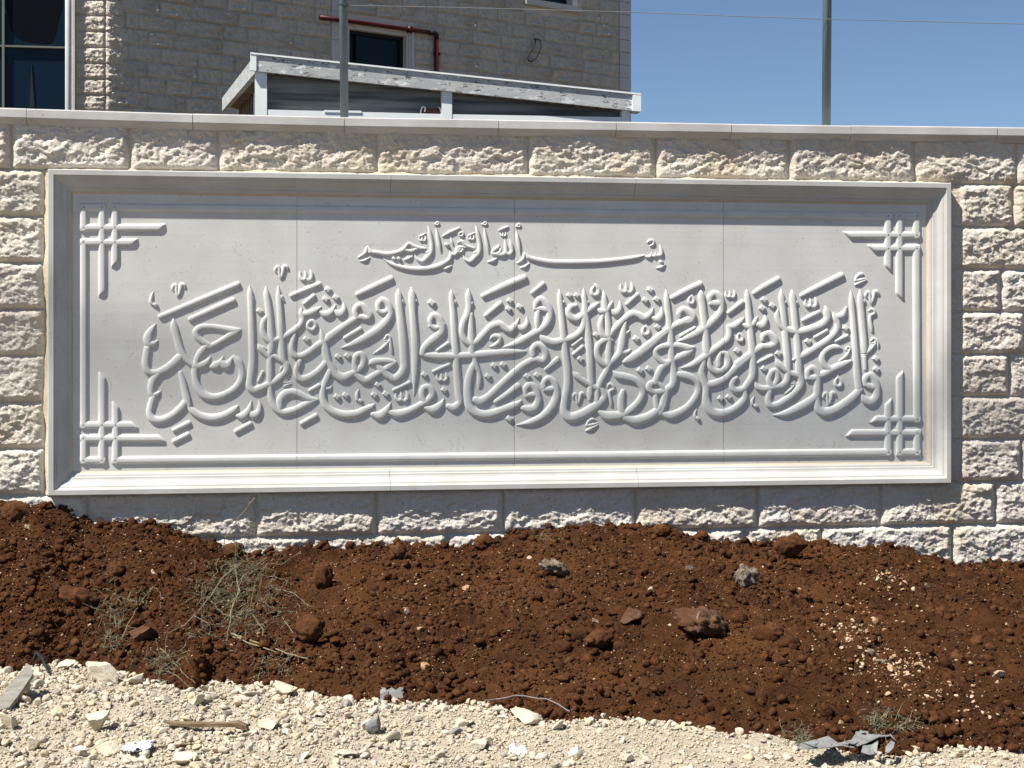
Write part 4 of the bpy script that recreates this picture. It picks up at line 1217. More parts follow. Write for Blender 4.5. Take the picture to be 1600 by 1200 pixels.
# overhead line whose soft shadow crosses the panel
def up_sun(px, py, dist):
    p = at(px, py, 0); s = np.array(SUN_TO); return p + s * dist
a = up_sun(100, 556, 22); b = up_sun(1470, 664, 22)
dv = (b - a)
o = MB().tube([tuple(a - dv * 1.5), tuple(a), tuple(b), tuple(b + dv * 1.5)], .036, 8).build('overhead_cable', M['black'], None, True)
tag(o, 'thick overhead cable high above the street whose soft shadow crosses the panel', 'cable'); recenter(o, tuple(a))
# ================================================================== GROUND
gmb = MB(); gmb.add([(-400, -400, -.06), (400, -400, -.06), (400, 400, -.06), (-400, 400, -.06)], [[0, 1, 2, 3]])
tag(gmb.build('ground', M['yard']), kind='structure')

top_px = [(-500,800),(-200,790),(0,788),(80,792),(110,803),(130,816),(160,815),(200,816),(240,820),(270,832),(320,848),(360,868),(400,872),(430,868),(500,866),(540,862),(560,857),
          (600,859),(620,856),(650,860),(690,862),(730,856),(760,846),(800,836),(830,831),(870,826),(920,826),(960,831),(1000,828),(1040,828),(1060,834),(1110,848),(1150,852),(1200,854),
          (1240,852),(1270,853),(1330,858),(1380,863),(1420,871),(1460,879),(1490,893),(1520,893),(1560,889),(1600,884),(1800,880),(2200,890)]
edge_px = [(-500,1040),(-200,1045),(0,1048),(40,1050),(90,1040),(150,1048),(200,1056),(240,1070),(300,1085),(330,1070),(380,1075),(440,1072),(480,1085),(520,1095),(570,1097),(600,1102),
           (640,1104),(720,1105),(760,1106),(800,1116),(850,1126),(880,1130),(1000,1127),(1060,1136),(1150,1150),(1200,1153),(1260,1162),(1300,1176),(1400,1184),(1480,1172),(1600,1178),(1800,1185),(2200,1200)]
tx = np.array([float(at(a, b, -.04)[0]) for a, b in top_px]); tz = np.array([float(at(a, b, -.04)[2]) for a, b in top_px])
ZB = 0.10
ep = np.array([at_z(a, b, ZB) for a, b in edge_px]); ex = ep[:, 0]; ey = ep[:, 1]
o_ = np.argsort(ex); ex = ex[o_]; ey = ey[o_]
def wall_z(x): return np.interp(x, tx, tz)
def edge_y(x): return np.interp(x, ex, ey)
def ground_h(x, y, detail=True):
    ey_ = edge_y(x); wz_ = wall_z(x)
    t = np.clip((y - ey_) / (0 - ey_), 0, 1)
    t = t + 0.06 * fbm(x * 1.1, y * 1.3, 3, 40) * t * (1 - t) * 4
    s = ZB + (wz_ - ZB) * (0.80 * t + 0.20 * t ** 0.45)
    s = s + .02 * np.clip(t * 8, 0, 1) * (1 - t)
    # a broad hump like tipped loads
    hump = fbm(x * 1.6 + 3, y * 1.9, 3, 71)
    s = s + 0.085 * hump * np.clip(t * 5, 0, 1) * np.clip((1 - t) * 5, 0, 1)
    below = ZB - .012 - .022 * np.clip(ey_ - y, 0, 5)
    h = np.where(y > ey_, s, below)
    return h, t
def soil_h(x, y):
    h, t = ground_h(x, y)
    r = 1.1 * np.clip(.25 + fbm(x * 2.1, y * 2.1, 2, 90) + .5, .35, 1.3)
    d = 0.034 * fbm(x * 7, y * 7, 5, 51, .68) * r
    xr = x * .83 + y * .56; yr = -x * .56 + y * .83
    w0 = .5 * fbm(x * 3, y * 3, 3, 33)
    c0, e0 = cells(xr * 5.2 + w0, yr * 6.5 + w0, 67, 1.3)
    g0 = np.clip(fbm(x * 1.3 + 4, y * 1.3, 2, 95) * 2.5 + .5, 0, 1)
    d += 0.034 * g0 * (np.clip(e0 * 3.5, 0, 1) ** .6) * (c0 + .5)
    c, e = cells(xr * 13 + .6 * fbm(x * 9, y * 9, 2, 3), yr * 13, 61, .9)
    d += 0.020 * (np.clip(e * 2.2, 0, 1) ** .5) * (c + .6) * r
    c2, e2 = cells(xr * 34, yr * 34, 63, .8)
    d += 0.010 * (np.clip(e2 * 2, 0, 1) ** .5) * (c2 + .7)
    k = np.clip((y - edge_y(x)) * 8, 0, 1)
    return h + d * (.4 + .6 * k)
# soil mound
def sheet(name, x0, x1, y_lo, y_hi, nx, ny, fn, material, kind='structure', yb=None):
    xs = np.linspace(x0, x1, nx)
    t = np.linspace(0, 1, ny)
    X = np.repeat(xs[:, None], ny, 1)
    lo = yb(xs) if yb is not None else np.full(nx, y_lo)
    Y = lo[:, None] * (1 - t)[None] + y_hi * t[None]
    Z = fn(X, Y)
    V = np.stack([X, Y, Z], -1)
    return tag(mesh_obj(name, V, grid_faces(nx, ny, flip=True), material, None, True), kind=kind)
sheet('soil_mound', -3.7, 4.3, 0, 0.012, 820, 240, soil_h, M['soil'], yb=lambda x: edge_y(x) - .03)
sheet('soil_mound', -5.6, -3.69, 0, 0.012, 60, 60, soil_h, M['soil'], yb=lambda x: edge_y(x) - .03)
sheet('soil_mound', 4.29, 6.6, 0, 0.012, 60, 60, soil_h, M['soil'], yb=lambda x: edge_y(x) - .03)
def rub_h(x, y):
    ey_ = edge_y(x)
    base = ZB + .004 - .045 * np.clip(ey_ - y, 0, 2.2) - .07 * np.clip(y - ey_ - .0, 0, 5)
    heap = .05 * np.exp(-((x + 1.9) / 1.6) ** 2) * np.clip((ey_ - y) * 3, 0, 1) * np.exp(-((ey_ - y) / 1.0) ** 2)
    d = 0.016 * fbm(x * 4, y * 4, 4, 151, .6)
    c, e = cells(x * 22, y * 22, 161, .7)
    d += 0.007 * np.clip(e * 2, 0, 1) * (c + .6)
    return base + heap + d
sheet('rubble_ground', -3.4, 3.8, -4.2, 0, 700, 260, rub_h, M['dust'], yb=None) if False else None
def yb_r(x): return np.full(len(x), -4.4)
xs = np.linspace(-3.6, 4.0, 560); t = np.linspace(0, 1, 180)
X = np.repeat(xs[:, None], 180, 1); hi = edge_y(xs) + .10
Y = -4.0 * (1 - t)[None] + hi[:, None] * t[None]
V = np.stack([X, Y, rub_h(X, Y)], -1)
tag(mesh_obj('rubble_ground', V, grid_faces(560, 180, flip=True), M['dust'], None, True), kind='structure')
sheet('street_ground', -14, 14, -22, -3.98, 60, 40, lambda x, y: rub_h(x, np.full_like(y, -4.0)) * 1.0 + 0 * y, M['asphalt'])
for sx0, sx1 in ((-14, -3.58), (3.98, 14)):
    sheet('street_ground', sx0, sx1, -4.0, -0.2, 40, 40, lambda x, y: rub_h(np.clip(x, -5, 6), y) , M['yard'])

# ------------------------------------------------------------------ stones and clods as prototypes
def ico(sub):
    bm = bmesh.new(); bmesh.ops.create_icosphere(bm, subdivisions=sub, radius=1)
    v = np.array([q.co[:] for q in bm.verts]); f = np.array([[q.index for q in p.verts] for p in bm.faces]); bm.free(); return v, f
I1 = ico(1); I2 = ico(2); I3 = ico(3); I4 = ico(4)
def rock_proto(sub, angular, seed, npl=9):
    v, f = (I1, I2, I3, I4)[sub - 1]
    r = np.random.default_rng(seed)
    v = v.copy()
    if angular:
        pl = r.normal(size=(npl, 3)); pl /= np.linalg.norm(pl, axis=1)[:, None]; dd = r.uniform(.28, .66, npl)
        for n, d in zip(pl, dd):
            k = v @ n; over = k > d; v[over] -= np.outer(k[over] - d, n)
    else:
        # lumpy
        for _ in range(5):
            n = r.normal(size=3); n /= np.linalg.norm(n); a = np.clip(v @ n, 0, 1) ** 3; v += np.outer(a * r.uniform(-.35, .35), n)
        v *= (1 + .15 * r.normal(size=len(v)))[:, None] if sub < 3 else (1 + .35 * fbm(v[:, 0] * 2.4 + v[:, 2] * 1.7 + seed, v[:, 1] * 2.4 - v[:, 2] * 1.3, 4, seed, .6))[:, None]
    return v, f
PL3 = [rock_proto(3, False, s + 90) for s in range(8)]
def rotm(r, n):
    q = r.normal(size=(n, 4)); q /= np.linalg.norm(q, axis=1)[:, None]
    w_, x, y, z = q.T
    return np.stack([1-2*(y*y+z*z), 2*(x*y-z*w_), 2*(x*z+y*w_), 2*(x*y+z*w_), 1-2*(x*x+z*z), 2*(y*z-x*w_), 2*(x*z-y*w_), 2*(y*z+x*w_), 1-2*(x*x+y*y)], -1).reshape(n, 3, 3)
def scatter(name, pos, size, protos, material, flat=(.6, 1.0), seed=1, smooth=False, kind='stuff'):
    pos = np.asarray(pos)
    rel = pos - CAM; dz_ = rel @ FW; ppx = 800 + F * (rel @ RT) / dz_; ppy = HY - F * rel[:, 2] / dz_
    keep = (dz_ > 1) & (ppx > -160) & (ppx < 1790) & (ppy < 1260) & (ppy > 700)
    pos = pos[keep]; size = size[keep]
    r = np.random.default_rng(seed); n = len(pos)
    which = r.integers(0, len(protos), n); Rm = rotm(r, n)
    ax = np.stack([np.ones(n), r.uniform(.65, 1, n), r.uniform(*flat, n)], -1)
    Vs = []; Fs = []; off = 0
    for k, (v, f) in enumerate(protos):
        idx = np.where(which == k)[0]
        if len(idx) == 0: continue
        vv = v[None] * ax[idx][:, None, :]
        vv = np.einsum('nij,nkj->nki', Rm[idx], vv)
        vv[..., 2] *= .8
        vv = vv * size[idx][:, None, None] + pos[idx][:, None, :]
        m, nv = len(idx), len(v)
        ff = f[None] + (np.arange(m) * nv)[:, None, None] + off
        Vs.append(vv.reshape(-1, 3)); Fs.append(ff.reshape(-1, 3)); off += m * nv
    return tag(mesh_obj(name, np.concatenate(Vs), np.concatenate(Fs), material, None, smooth), kind=kind)
def octa(seed):
    q = np.random.default_rng(seed)
    v = np.array([(1,0,0),(-1,0,0),(0,1,0),(0,-1,0),(0,0,1),(0,0,-1)], float) * (1 + .25 * q.normal(size=(6, 1))) + .15 * q.normal(size=(6, 3))
    return v, np.array([(0,2,4),(2,1,4),(1,3,4),(3,0,4),(2,0,5),(1,2,5),(3,1,5),(0,3,5)])
PO = [octa(s) for s in range(10)]
def scatter2(name, pos, size, lo, hi, cut, material, flat, seed):
    k = size < cut
    scatter(name, pos[k], size[k], lo, material, flat, seed); scatter(name, pos[~k], size[~k], hi, material, flat, seed + 100)
PA1 = [rock_proto(1, True, s, 6) for s in range(8)]; PA2 = [rock_proto(2, True, s + 40, 7) for s in range(14)]
PA3 = [rock_proto(3, True, s + 70, 7) for s in range(12)]
PL1 = [rock_proto(1, False, s) for s in range(8)]; PL2 = [rock_proto(2, False, s) for s in range(8)]
def soil_points(n, r, x0=-3.6, x1=4.2, bias=None):
    x = r.uniform(x0, x1, n); u = r.uniform(0, 1, n) if bias is None else bias(r, n)
    y = edge_y(x) * (1 - u); return x, y, soil_h(x, y)
r = np.random.default_rng(21)
# loose crumbs
x, y, z = soil_points(52000, r); dens = fbm(x * 1.5, y * 1.5, 3, 200) + r.uniform(-.3, .3, len(x)); k = dens > -.4
x, y, z = x[k], y[k], z[k]; s = .0035 + .007 * r.random(len(x)) ** 2.2
scatter2('soil_crumbs', np.stack([x, y, z + s * .3], -1), s, PO, PL1, .0068, M['clod'], (.6, 1), 3)
x, y, z = soil_points(13000, r); dens = fbm(x * 1.2 + 9, y * 1.2, 3, 210) + r.uniform(-.35, .35, len(x)); k = dens > -.22
x, y, z = x[k], y[k], z[k]; s = .008 + .019 * r.random(len(x)) ** 3.0
scatter2('soil_clods', np.stack([x, y, z + s * .25], -1), s, PL1, PL2, .011, M['clod'], (.6, 1), 4)
# clods along the crest against the wall
n = 420; x = r.uniform(-3.5, 4.1, n); y = -.015 - .09 * r.random(n); s = .010 + .022 * r.random(n) ** 2
scatter('crest_clods', np.stack([x, y, soil_h(x, y) + s * .4], -1), s, PL2, M['clod'], (.7, 1), 5, False)
# clods and crumbs along the foot
n = 900; x = r.uniform(-3.5, 4.1, n); y = edge_y(x) + r.uniform(-.03, .22, n); s = .007 + .020 * r.random(n) ** 2.2
scatter('foot_clods', np.stack([x, y, soil_h(x, np.maximum(y, edge_y(x) + .005)) + s * .35], -1), s, PL2, M['clod'], (.7, 1), 6, False)
n = 300; x = r.uniform(-3.5, 4.1, n); u = r.random(n); y = edge_y(x) * (1 - .62 * u) + .02; k = (fbm(x * 1.1 + 2, y * 1.4, 2, 222) + r.uniform(-.2, .2, n) + .12 * np.clip(x, -1, 1)) > .05
x, y = x[k], y[k]; s = .024 + .026 * r.random(len(x)) ** 2
scatter('large_clods', np.stack([x, y, soil_h(x, y) + s * .1], -1), s, PL3, M['clod'], (.55, .9), 16, False)
# pale grit and pebbles in the soil
x, y, z = soil_points(13000, r); s = .0018 + .0040 * r.random(len(x)) ** 2
scatter('pale_grit', np.stack([x, y, z + s * .6], -1), s, PO, M['pebble'], (.5, 1), 7)
x, y, z = soil_points(360, r); s = .005 + .009 * r.random(len(x)) ** 2
scatter('soil_pebbles', np.stack([x, y, z + s * .4], -1), s, PA2, M['pebble'], (.5, 1), 8)
def soil_at(px, py):
    """march a camera ray to the soil/rubble surface"""
    d = FW * F + RT * (px - 800) + UP * (HY - py); d = d / np.linalg.norm(d)
    ts = np.linspace(4, 11, 900); P = CAM[None] + d[None] * ts[:, None]
    inside = P[:, 1] > edge_y(P[:, 0])
    h = np.where(inside, soil_h(P[:, 0], P[:, 1]), rub_h(P[:, 0], P[:, 1]))
    k = np.where(P[:, 2] < h)[0]
    i = k[0] if len(k) else len(ts) - 1
    return P[i]
# spills of pale gravel low on the right of the mound
pp = []
for cx, cy, sx, sy, n in ((1330, 985, 60, 22, 240), (1400, 1035, 75, 18, 330), (1385, 905, 26, 16, 160), (1450, 1075, 90, 22, 130), (1420, 935, 40, 25, 40), (1310, 950, 40, 18, 60), (1540, 1110, 60, 30, 40)):
    for _ in range(n):
        pp.append(soil_at(cx + r.normal() * sx * .6, cy + r.normal() * sy * .7))
pp = np.array(pp); s = .0025 + .013 * r.random(len(pp)) ** 3.2; pp[:, 2] += s * .4
scatter('gravel_spill', pp, s, PA2, M['pebble'], (.5, 1), 9)

# ------------------------------------------------------------------ limestone rubble
def rub_points(n, r, near=1.95):
    x = r.uniform(-3.4, 3.8, n); u = r.random(n); y = edge_y(x) - u * near + .02; return x, y, rub_h(x, y)
x, y, z = rub_points(56000, r); s = .003 + .009 * r.random(len(x)) ** 2
scatter2('fine_gravel', np.stack([x, y, z + s * .35], -1), s, PO, PA1, .0070, M['rubble'], (.45, .9), 10)
x, y, z = rub_points(17000, r); dens = fbm(x * 1.4, y * 1.4, 3, 330) - .10 * x + r.uniform(-.45, .45, len(x)); k = dens > -.15
x, y, z = x[k], y[k], z[k]; s = .008 + .022 * r.random(len(x)) ** 2.8
scatter2('rubble', np.stack([x, y, z + s * .30], -1), s, PA1, PA2, .014, M['rubble'], (.45, .9), 11)
x, y, z = rub_points(900, r); k = (r.random(len(x)) < np.clip(.95 - .22 * (x + 2.4), .12, 1)); x, y, z = x[k], y[k], z[k]; s = .020 + .022 * r.random(len(x)) ** 1.5
scatter('rubble_blocks', np.stack([x, y, z + s * .25], -1), s, PA3, M['rubble'], (.4, .8), 14)
n = 1500; x = r.uniform(-3.4, 3.8, n); y = edge_y(x) + r.uniform(-.12, .03, n); s = .006 + .018 * r.random(n) ** 1.8
k = (x < 1.7) | (r.random(n) < .35); x, y, s = x[k], y[k], s[k]
scatter2('rubble_edge', np.stack([x, y, np.maximum(rub_h(x, y), ZB - .01) + s * .35], -1), s, PA1, PA2, .012, M['rubble'], (.45, .9), 12)

# ------------------------------------------------------------------ single rocks that stand out
def rock(name, px, py, wpx, hpx, material, label, cat='stone', angular=True, seed=0, yaw=0.0, depth=.8, sink=.25, group=None, roll=0, sub=3, rough=.045):
    base = soil_at(px, py + hpx * .5)
    D = float(np.dot(base - CAM, FW)); mpp = D / F
    v, f = rock_proto(sub + (1 if sub < 4 else 0), angular, seed, 8)
    v = v / np.max(np.abs(v), axis=0)
    v = v * np.array((wpx / 2 * mpp, wpx / 2 * mpp * depth, hpx / 2 * mpp * 1.05))
    if rough: v = v * (1 + rough * 3 * fbm(v[:, 0] * 60 + seed, v[:, 2] * 60 + v[:, 1] * 45, 4, seed, .65))[:, None]
    if rough: v = v * (1 + .5 * rough * fbm(v[:, 0] * 190 + seed, v[:, 2] * 190 + v[:, 1] * 150, 3, seed + 5, .7) * 2)[:, None]
    ca, sa = math.cos(R(roll)), math.sin(R(roll))
    v = np.stack([v[:, 0] * ca - v[:, 2] * sa, v[:, 1], v[:, 0] * sa + v[:, 2] * ca], -1)
    ctr = CAM + FW * D + RT * (px - 800) * mpp + UP * (HY - py) * mpp + np.array((0, .02 + (.42 * wpx / 2 * mpp * depth if material not in (M['rock'], M['greystone']) else 0), 0)) - np.array((0, 0, sink * .1 * hpx * mpp))
    o = mesh_obj(name, v, f.tolist(), material, None, not angular)
    o.location = ctr
    return tag(o, label, cat, group)
SOILG = 'lumps of earth and stones lying on the red soil'
RUBG = 'larger limestone pieces among the rubble'
rock('soil_clod', 22, 800, 48, 34, M['clod'], 'rounded red soil clod at the left end of the mound crest, against the wall', 'soil clod', False, 3, group=SOILG)
rock('soil_clod', 1243, 855, 52, 42, M['clod'], 'tall rough soil clod on the crest below the right end of the panel', 'soil clod', False, 5, group=SOILG)
rock('soil_clod', 127, 808, 18, 16, M['clod'], 'small dark soil clod on the crest just below the lower left corner of the frame', 'soil clod', False, 6, group=SOILG)
rock('soil_clod', 622, 862, 30, 30, M['clod'], 'upright soil clod on the crest left of the middle of the panel', 'soil clod', False, 7, group=SOILG)
rock('soil_clod', 758, 848, 34, 26, M['clod'], 'soil clod on the crest where the mound rises towards the middle', 'soil clod', False, 8, group=SOILG)
rock('soil_clod', 1035, 832, 34, 24, M['clod'], 'soil clod on the crest right of the middle of the panel', 'soil clod', False, 9, group=SOILG)
rock('soil_clod', 1100, 838, 22, 18, M['clod'], 'small round soil clod on the crest left of the concrete wedge', 'soil clod', False, 10, group=SOILG)
rock('soil_clod', 366, 862, 34, 30, M['clod'], 'dark soil clod on the crest behind the dry bush', 'soil clod', False, 12, group=SOILG)
rock('concrete_lump', 872, 890, 44, 26, M['concrete'], 'grey gritty concrete lump half buried high in the soil beneath the middle slabs', 'concrete lump', False, 21, roll=-18, rough=.16)
rock('concrete_wedge', 1170, 903, 38, 36, M['concrete'], 'grey gritty wedge of concrete sticking out of the soil right of centre', 'concrete lump', False, 33, roll=-40, rough=.14)
rock('flat_rock', 1110, 975, 100, 44, M['earthrock'], 'large flat rock caked in red soil low on the right half of the mound', 'rock', False, 41, roll=-14, rough=.10)
rock('earth_rock', 935, 1000, 56, 32, M['clod'], 'brown soil covered rock left of the large flat rock', 'rock', False, 44, rough=.07)
rock('earth_rock', 988, 965, 40, 24, M['earthrock'], 'small brown rock with a pale left face just above the flat rock', 'rock', True, 46)
rock('earth_rock', 1212, 990, 40, 34, M['clod'], 'brown pitted rock right of the large flat rock', 'rock', False, 49, rough=.07)
rock('earth_rock', 122, 935, 70, 34, M['clod'], 'broad mound of packed earth casting a dark hollow on the left slope', 'soil clod', False, 50, roll=-22)
rock('earth_rock', 181, 890, 34, 26, M['clod'], 'rounded earth lump on the upper left slope', 'soil clod', False, 51)
rock('earth_rock', 480, 985, 56, 54, M['clod'], 'leaning slab of packed earth right of the dry bush', 'soil clod', False, 52, roll=40)
rock('earth_rock', 506, 900, 34, 50, M['clod'], 'upright block of packed earth right of the dry bush, by a dark cleft', 'soil clod', False, 53)
rock('pink_stone', 222, 992, 46, 30, M['earthrock'], 'soil coated stone with a pale chipped front under the small left weed', 'stone', True, 61)
rock('pale_chip', 228, 998, 22, 13, M['flint'], 'pale pinkish chip on the front of the soil coated stone on the left slope', 'stone', True, 62, roll=20)
rock('pale_chip', 44, 824, 13, 12, M['flint'], 'ochre stone in the soil just below the left clod', 'stone', True, 63)
rock('pale_chip', 240, 897, 13, 15, M['flint'], 'orange three sided stone on the left slope, above the small weed', 'stone', True, 64)
rock('pale_chip', 97, 994, 13, 10, M['pebble'], 'single pale stone low on the left slope', 'stone', True, 65)
rock('pale_chip', 637, 957, 10, 13, M['flint'], 'small orange upright stone in the middle of the slope', 'stone', True, 66)
rock('pale_chip', 657, 986, 15, 10, M['pebble'], 'cream stone with a hollow, left of the middle of the slope', 'stone', True, 67)
rock('pale_chip', 667, 1042, 17, 13, M['pebble'], 'cream jagged stone low in the middle of the slope', 'stone', True, 68)
rock('pale_chip', 731, 919, 17, 11, M['pebble'], 'pale stone high on the slope beneath the middle of the panel', 'stone', True, 69)
rock('pale_chip', 829, 871, 10, 10, M['flint'], 'small ochre stone left of the grey concrete lump', 'stone', True, 70)
rock('pale_chip', 930, 974, 18, 12, M['flint'], 'ochre stone above the brown rock near the middle', 'stone', True, 71)
rock('pale_chip', 1017, 922, 12, 10, M['flint'], 'small orange stone between the concrete lump and the concrete wedge', 'stone', True, 72)
rock('pale_chip', 1078, 891, 17, 14, M['concrete'], 'square grey stone left of the concrete wedge', 'stone', True, 73)
rock('pale_chip', 1565, 1054, 22, 17, M['flint'], 'pinkish block of stone near the right edge of the slope', 'stone', True, 74)
rock('pale_chip', 1432, 1171, 24, 15, M['flint'], 'pitted ochre stone at the foot of the mound right of the torn sheet', 'stone', True, 75)
rock('pale_chip', 1318, 1131, 11, 9, M['pebble'], 'square cream stone just above the torn grey sheet', 'stone', True, 76)
rock('pale_chip', 1363, 1021, 17, 12, M['concrete'], 'flat grey stone at the top of the gravel spill', 'stone', True, 77)
rock('pale_chip', 1383, 1034, 30, 9, M['concrete'], 'long thin grey stone in the gravel spill', 'stone', True, 78, roll=-6)
rock('pale_chip', 1396, 1046, 19, 15, M['pebble'], 'round cream stone, largest of the gravel spill', 'stone', True, 79)
rock('pale_chip', 1372, 972, 12, 16, M['pebble'], 'pale upright stone above the gravel spill', 'stone', True, 80)
rock('pale_chip', 1451, 915, 11, 11, M['concrete'], 'small grey stone near the wall at the right', 'stone', True, 81)
rock('pale_chip', 1577, 978, 9, 8, M['pebble'], 'white round pebble near the right edge of the slope', 'stone', True, 82)
# rubble pieces
for (px, py, w_, h_, sd, rl, lb) in [
    (163, 1052, 68, 30, 101, -24, 'long pale limestone slab at the top of the heap, left, sloping down to the right'),
    (103, 1040, 34, 15, 102, 6, 'flat pale stone perched on the left edge of the heap'),
    (212, 1064, 38, 18, 103, 4, 'flat cream stone right of the long pale slab'),
    (448, 1076, 44, 24, 104, -26, 'pale grey topped stone at the crest of the rubble, left of centre'),
    (150, 1127, 46, 34, 105, 8, 'broad wedge of limestone in the middle of the left heap'),
    (12, 1128, 32, 26, 106, 0, 'large stone at the left edge under the grey board'),
    (40, 1079, 24, 20, 107, 0, 'squarish stone right of the grey board'),
    (38, 1093, 18, 15, 108, 0, 'round stone just below the squarish one by the grey board'),
    (122, 1077, 22, 14, 109, 20, 'small wedge stone under the long pale slab'),
    (50, 1164, 26, 22, 110, 0, 'bulky stone near the lower left corner'),
    (165, 1172, 40, 22, 111, 0, 'rounded stone left of the white plastic scrap'),
    (283, 1186, 34, 26, 112, 10, 'large stone at the bottom edge below the sticks'),
    (310, 1092, 34, 22, 113, 0, 'blocky stone at the crest above the wooden strip'),
    (820, 1121, 58, 22, 114, -12, 'broad grey streaked limestone at the rubble crest in the middle'),
    (775, 1112, 24, 14, 115, -10, 'pale block left of the broad streaked stone'),
    (873, 1134, 20, 18, 116, 0, 'upright pale block right of the broad streaked stone'),
    (750, 1167, 40, 18, 117, 8, 'flat shaded stone below the broad streaked stone'),
    (573, 1134, 26, 20, 118, 0, 'orange tinted stone beside the dark grey stone'),
    (420, 1132, 36, 20, 119, -4, 'flat stone right of the wooden strip'),
    (545, 1178, 40, 12, 120, 0, 'low flat grey slab near the bottom edge, left of centre'),
    (720, 1130, 26, 18, 121, 14, 'tilted stone below the crest near the middle'),
    (985, 1186, 28, 14, 122, 0, 'pale stone at the bottom edge right of the middle'),
    (900, 1176, 30, 22, 123, 0, 'cream block near the bottom right of the white scrap')]:
    rock('limestone_rock', px, py, w_, h_, M['rock'], lb, 'stone', True, sd, roll=rl, group=RUBG)
rock('grey_rock', 588, 1133, 34, 30, M['greystone'], 'dark blue grey broken stone in the rubble left of centre', 'stone', True, 131)
rock('grey_rock', 712, 1146, 22, 15, M['greystone'], 'dark brownish wedge stone in the middle of the rubble', 'stone', True, 132)

# ------------------------------------------------------------------ scraps
def P3(px, py, dz=0.0, dy=0.0):
    p = soil_at(px, py); p = p.copy(); p[2] += dz; p[1] += dy; return p
# grey board, upper left
def board(name, pts, thick, mt, label, cat):
    v = [np.array(p) for p in pts]; n = len(v)
    nr = np.cross(v[1] - v[0], v[2] - v[1]); nr /= np.linalg.norm(nr)
    if np.dot(nr, CAM - v[0]) > 0: nr = -nr
    vs = v + [p + nr * thick for p in v]
    o = mesh_obj(name, [tuple(float(c) for c in p) for p in vs], [list(range(n)), list(range(2 * n - 1, n - 1, -1))] + [[i, i + n, (i + 1) % n + n, (i + 1) % n] for i in range(n)], mt)
    bm = bmesh.new(); bm.from_mesh(o.data); bmesh.ops.recalc_face_normals(bm, faces=bm.faces); bm.to_mesh(o.data); bm.free()
    recenter(o, tuple(vs[0])); return tag(o, label, cat)
def plane_pts(L, D0, tilt):
    """pixels -> points on a leaning sheet at about depth D0, higher pixels further back"""
    ymax = max(b for a, b in L)
    return [at_depth(a, b, D0 + (ymax - b) * tilt) for a, b in L]
gb = soil_at(20, 1100); D0 = float(np.dot(gb - CAM, FW)) - .10
board('grey_board', plane_pts([(-12, 1112), (14, 1105), (30, 1085), (52, 1052), (48, 1040), (41, 1036), (36, 1046), (20, 1062), (2, 1088), (-12, 1096)], D0 - .02, .0035), .02, M['greyboard'],
      'grey weathered board leaning on the rubble at the left edge', 'board')
MB_ = MB(); MB_.tube([tuple(P3(50, 1046, .03)), tuple(P3(58, 1037, .05)), tuple(P3(66, 1043, .04)), tuple(P3(76, 1058, .02))], [.006, .012, .010, .004], 6)
o = MB_.build('black_strip', M['black'], None, True); tag(o, 'curled strip of black plastic beside the grey board', 'plastic strip'); recenter(o, tuple(P3(58, 1040)))
# wooden strip and stick
def bent(name, L, rad, mt, label, cat, dz=.012, flat=None):
    pts = [tuple(P3(a, b, dz)) for a, b in L]
    zs = [p[2] for p in pts]
    o = MB().tube(pts, rad, 7).build(name, mt, None, False); recenter(o, pts[0]); return tag(o, label, cat)
a = soil_at(320, 1142); D0 = float(np.dot(a - CAM, FW))
board('wood_strip', [at_depth(x, y, D0 - .05) for x, y in ((254, 1127), (268, 1130), (310, 1131), (350, 1131), (372, 1130), (384, 1134), (387, 1141), (381, 1141), (368, 1136), (340, 1136.5), (300, 1137), (272, 1134), (256, 1129.5))], .035, M['wood'],
      'flat strip of brown split wood raised on the rubble, left', 'wood strip')
bent('stick', [(246, 1172), (262, 1171), (280, 1170), (300, 1168), (318, 1168)], [.004, .006, .006, .005, .003], M['wood'], 'thin brown stick lying right of the white plastic scrap', 'stick')
bent('wire_arc', [(757, 1106), (775, 1104), (790, 1102), (805, 1098), (820, 1099), (840, 1103), (855, 1104), (872, 1112), (890, 1124)], .0022, M['wire'], 'thin grey wire arching over the foot of the soil near the middle', 'wire', .03)
# crumpled sheets
def crumple(name, outline, D0, tilt, mt, label, cat, amp=.02, seed=3, thick=.003, n=26, fr=14):
    L = np.array(outline, float); x0, y0 = L.min(0); x1, y1 = L.max(0)
    def inside(x, y):
        c = False; j = len(L) - 1
        for i in range(len(L)):
            if (L[i][1] > y) != (L[j][1] > y) and x < (L[j][0] - L[i][0]) * (y - L[i][1]) / (L[j][1] - L[i][1]) + L[i][0]: c = not c
            j = i
        return c
    # triangulate the outline, then refine and crumple
    bm = bmesh.new(); vv = [bm.verts.new((a, -b, 0)) for a, b in outline]; fa = bm.faces.new(vv)
    bmesh.ops.triangulate(bm, faces=[fa])
    for _ in range(3): bmesh.ops.subdivide_edges(bm, edges=bm.edges[:], cuts=1, use_grid_fill=True)
    bmesh.ops.triangulate(bm, faces=bm.faces[:])
    for v in bm.verts:
        a, b = v.co.x, -v.co.y
        c, e = cells(np.array([a / (1.6 * fr)]), np.array([b / fr]), seed, 1.6)
        dd = amp * float(c[0]) + amp * .8 * float(fbm(np.array([a / fr / 2]), np.array([b / fr / 2]), 3, seed)[0])
        p = at_depth(a, b, D0 + (y1 - b) * tilt + dd)
        v.co = p
    bmesh.ops.recalc_face_normals(bm, faces=bm.faces)
    bmesh.ops.solidify(bm, geom=bm.faces[:], thickness=thick)
    me = bpy.data.meshes.new(name); bm.to_mesh(me); bm.free(); me.materials.append(mt)
    o = bpy.data.objects.new(name, me); COL.objects.link(o); recenter(o, tuple(at_depth((x0 + x1) / 2, y1, D0))); return tag(o, label, cat)
a = soil_at(1320, 1172); D0 = float(np.dot(a - CAM, FW)) - .16
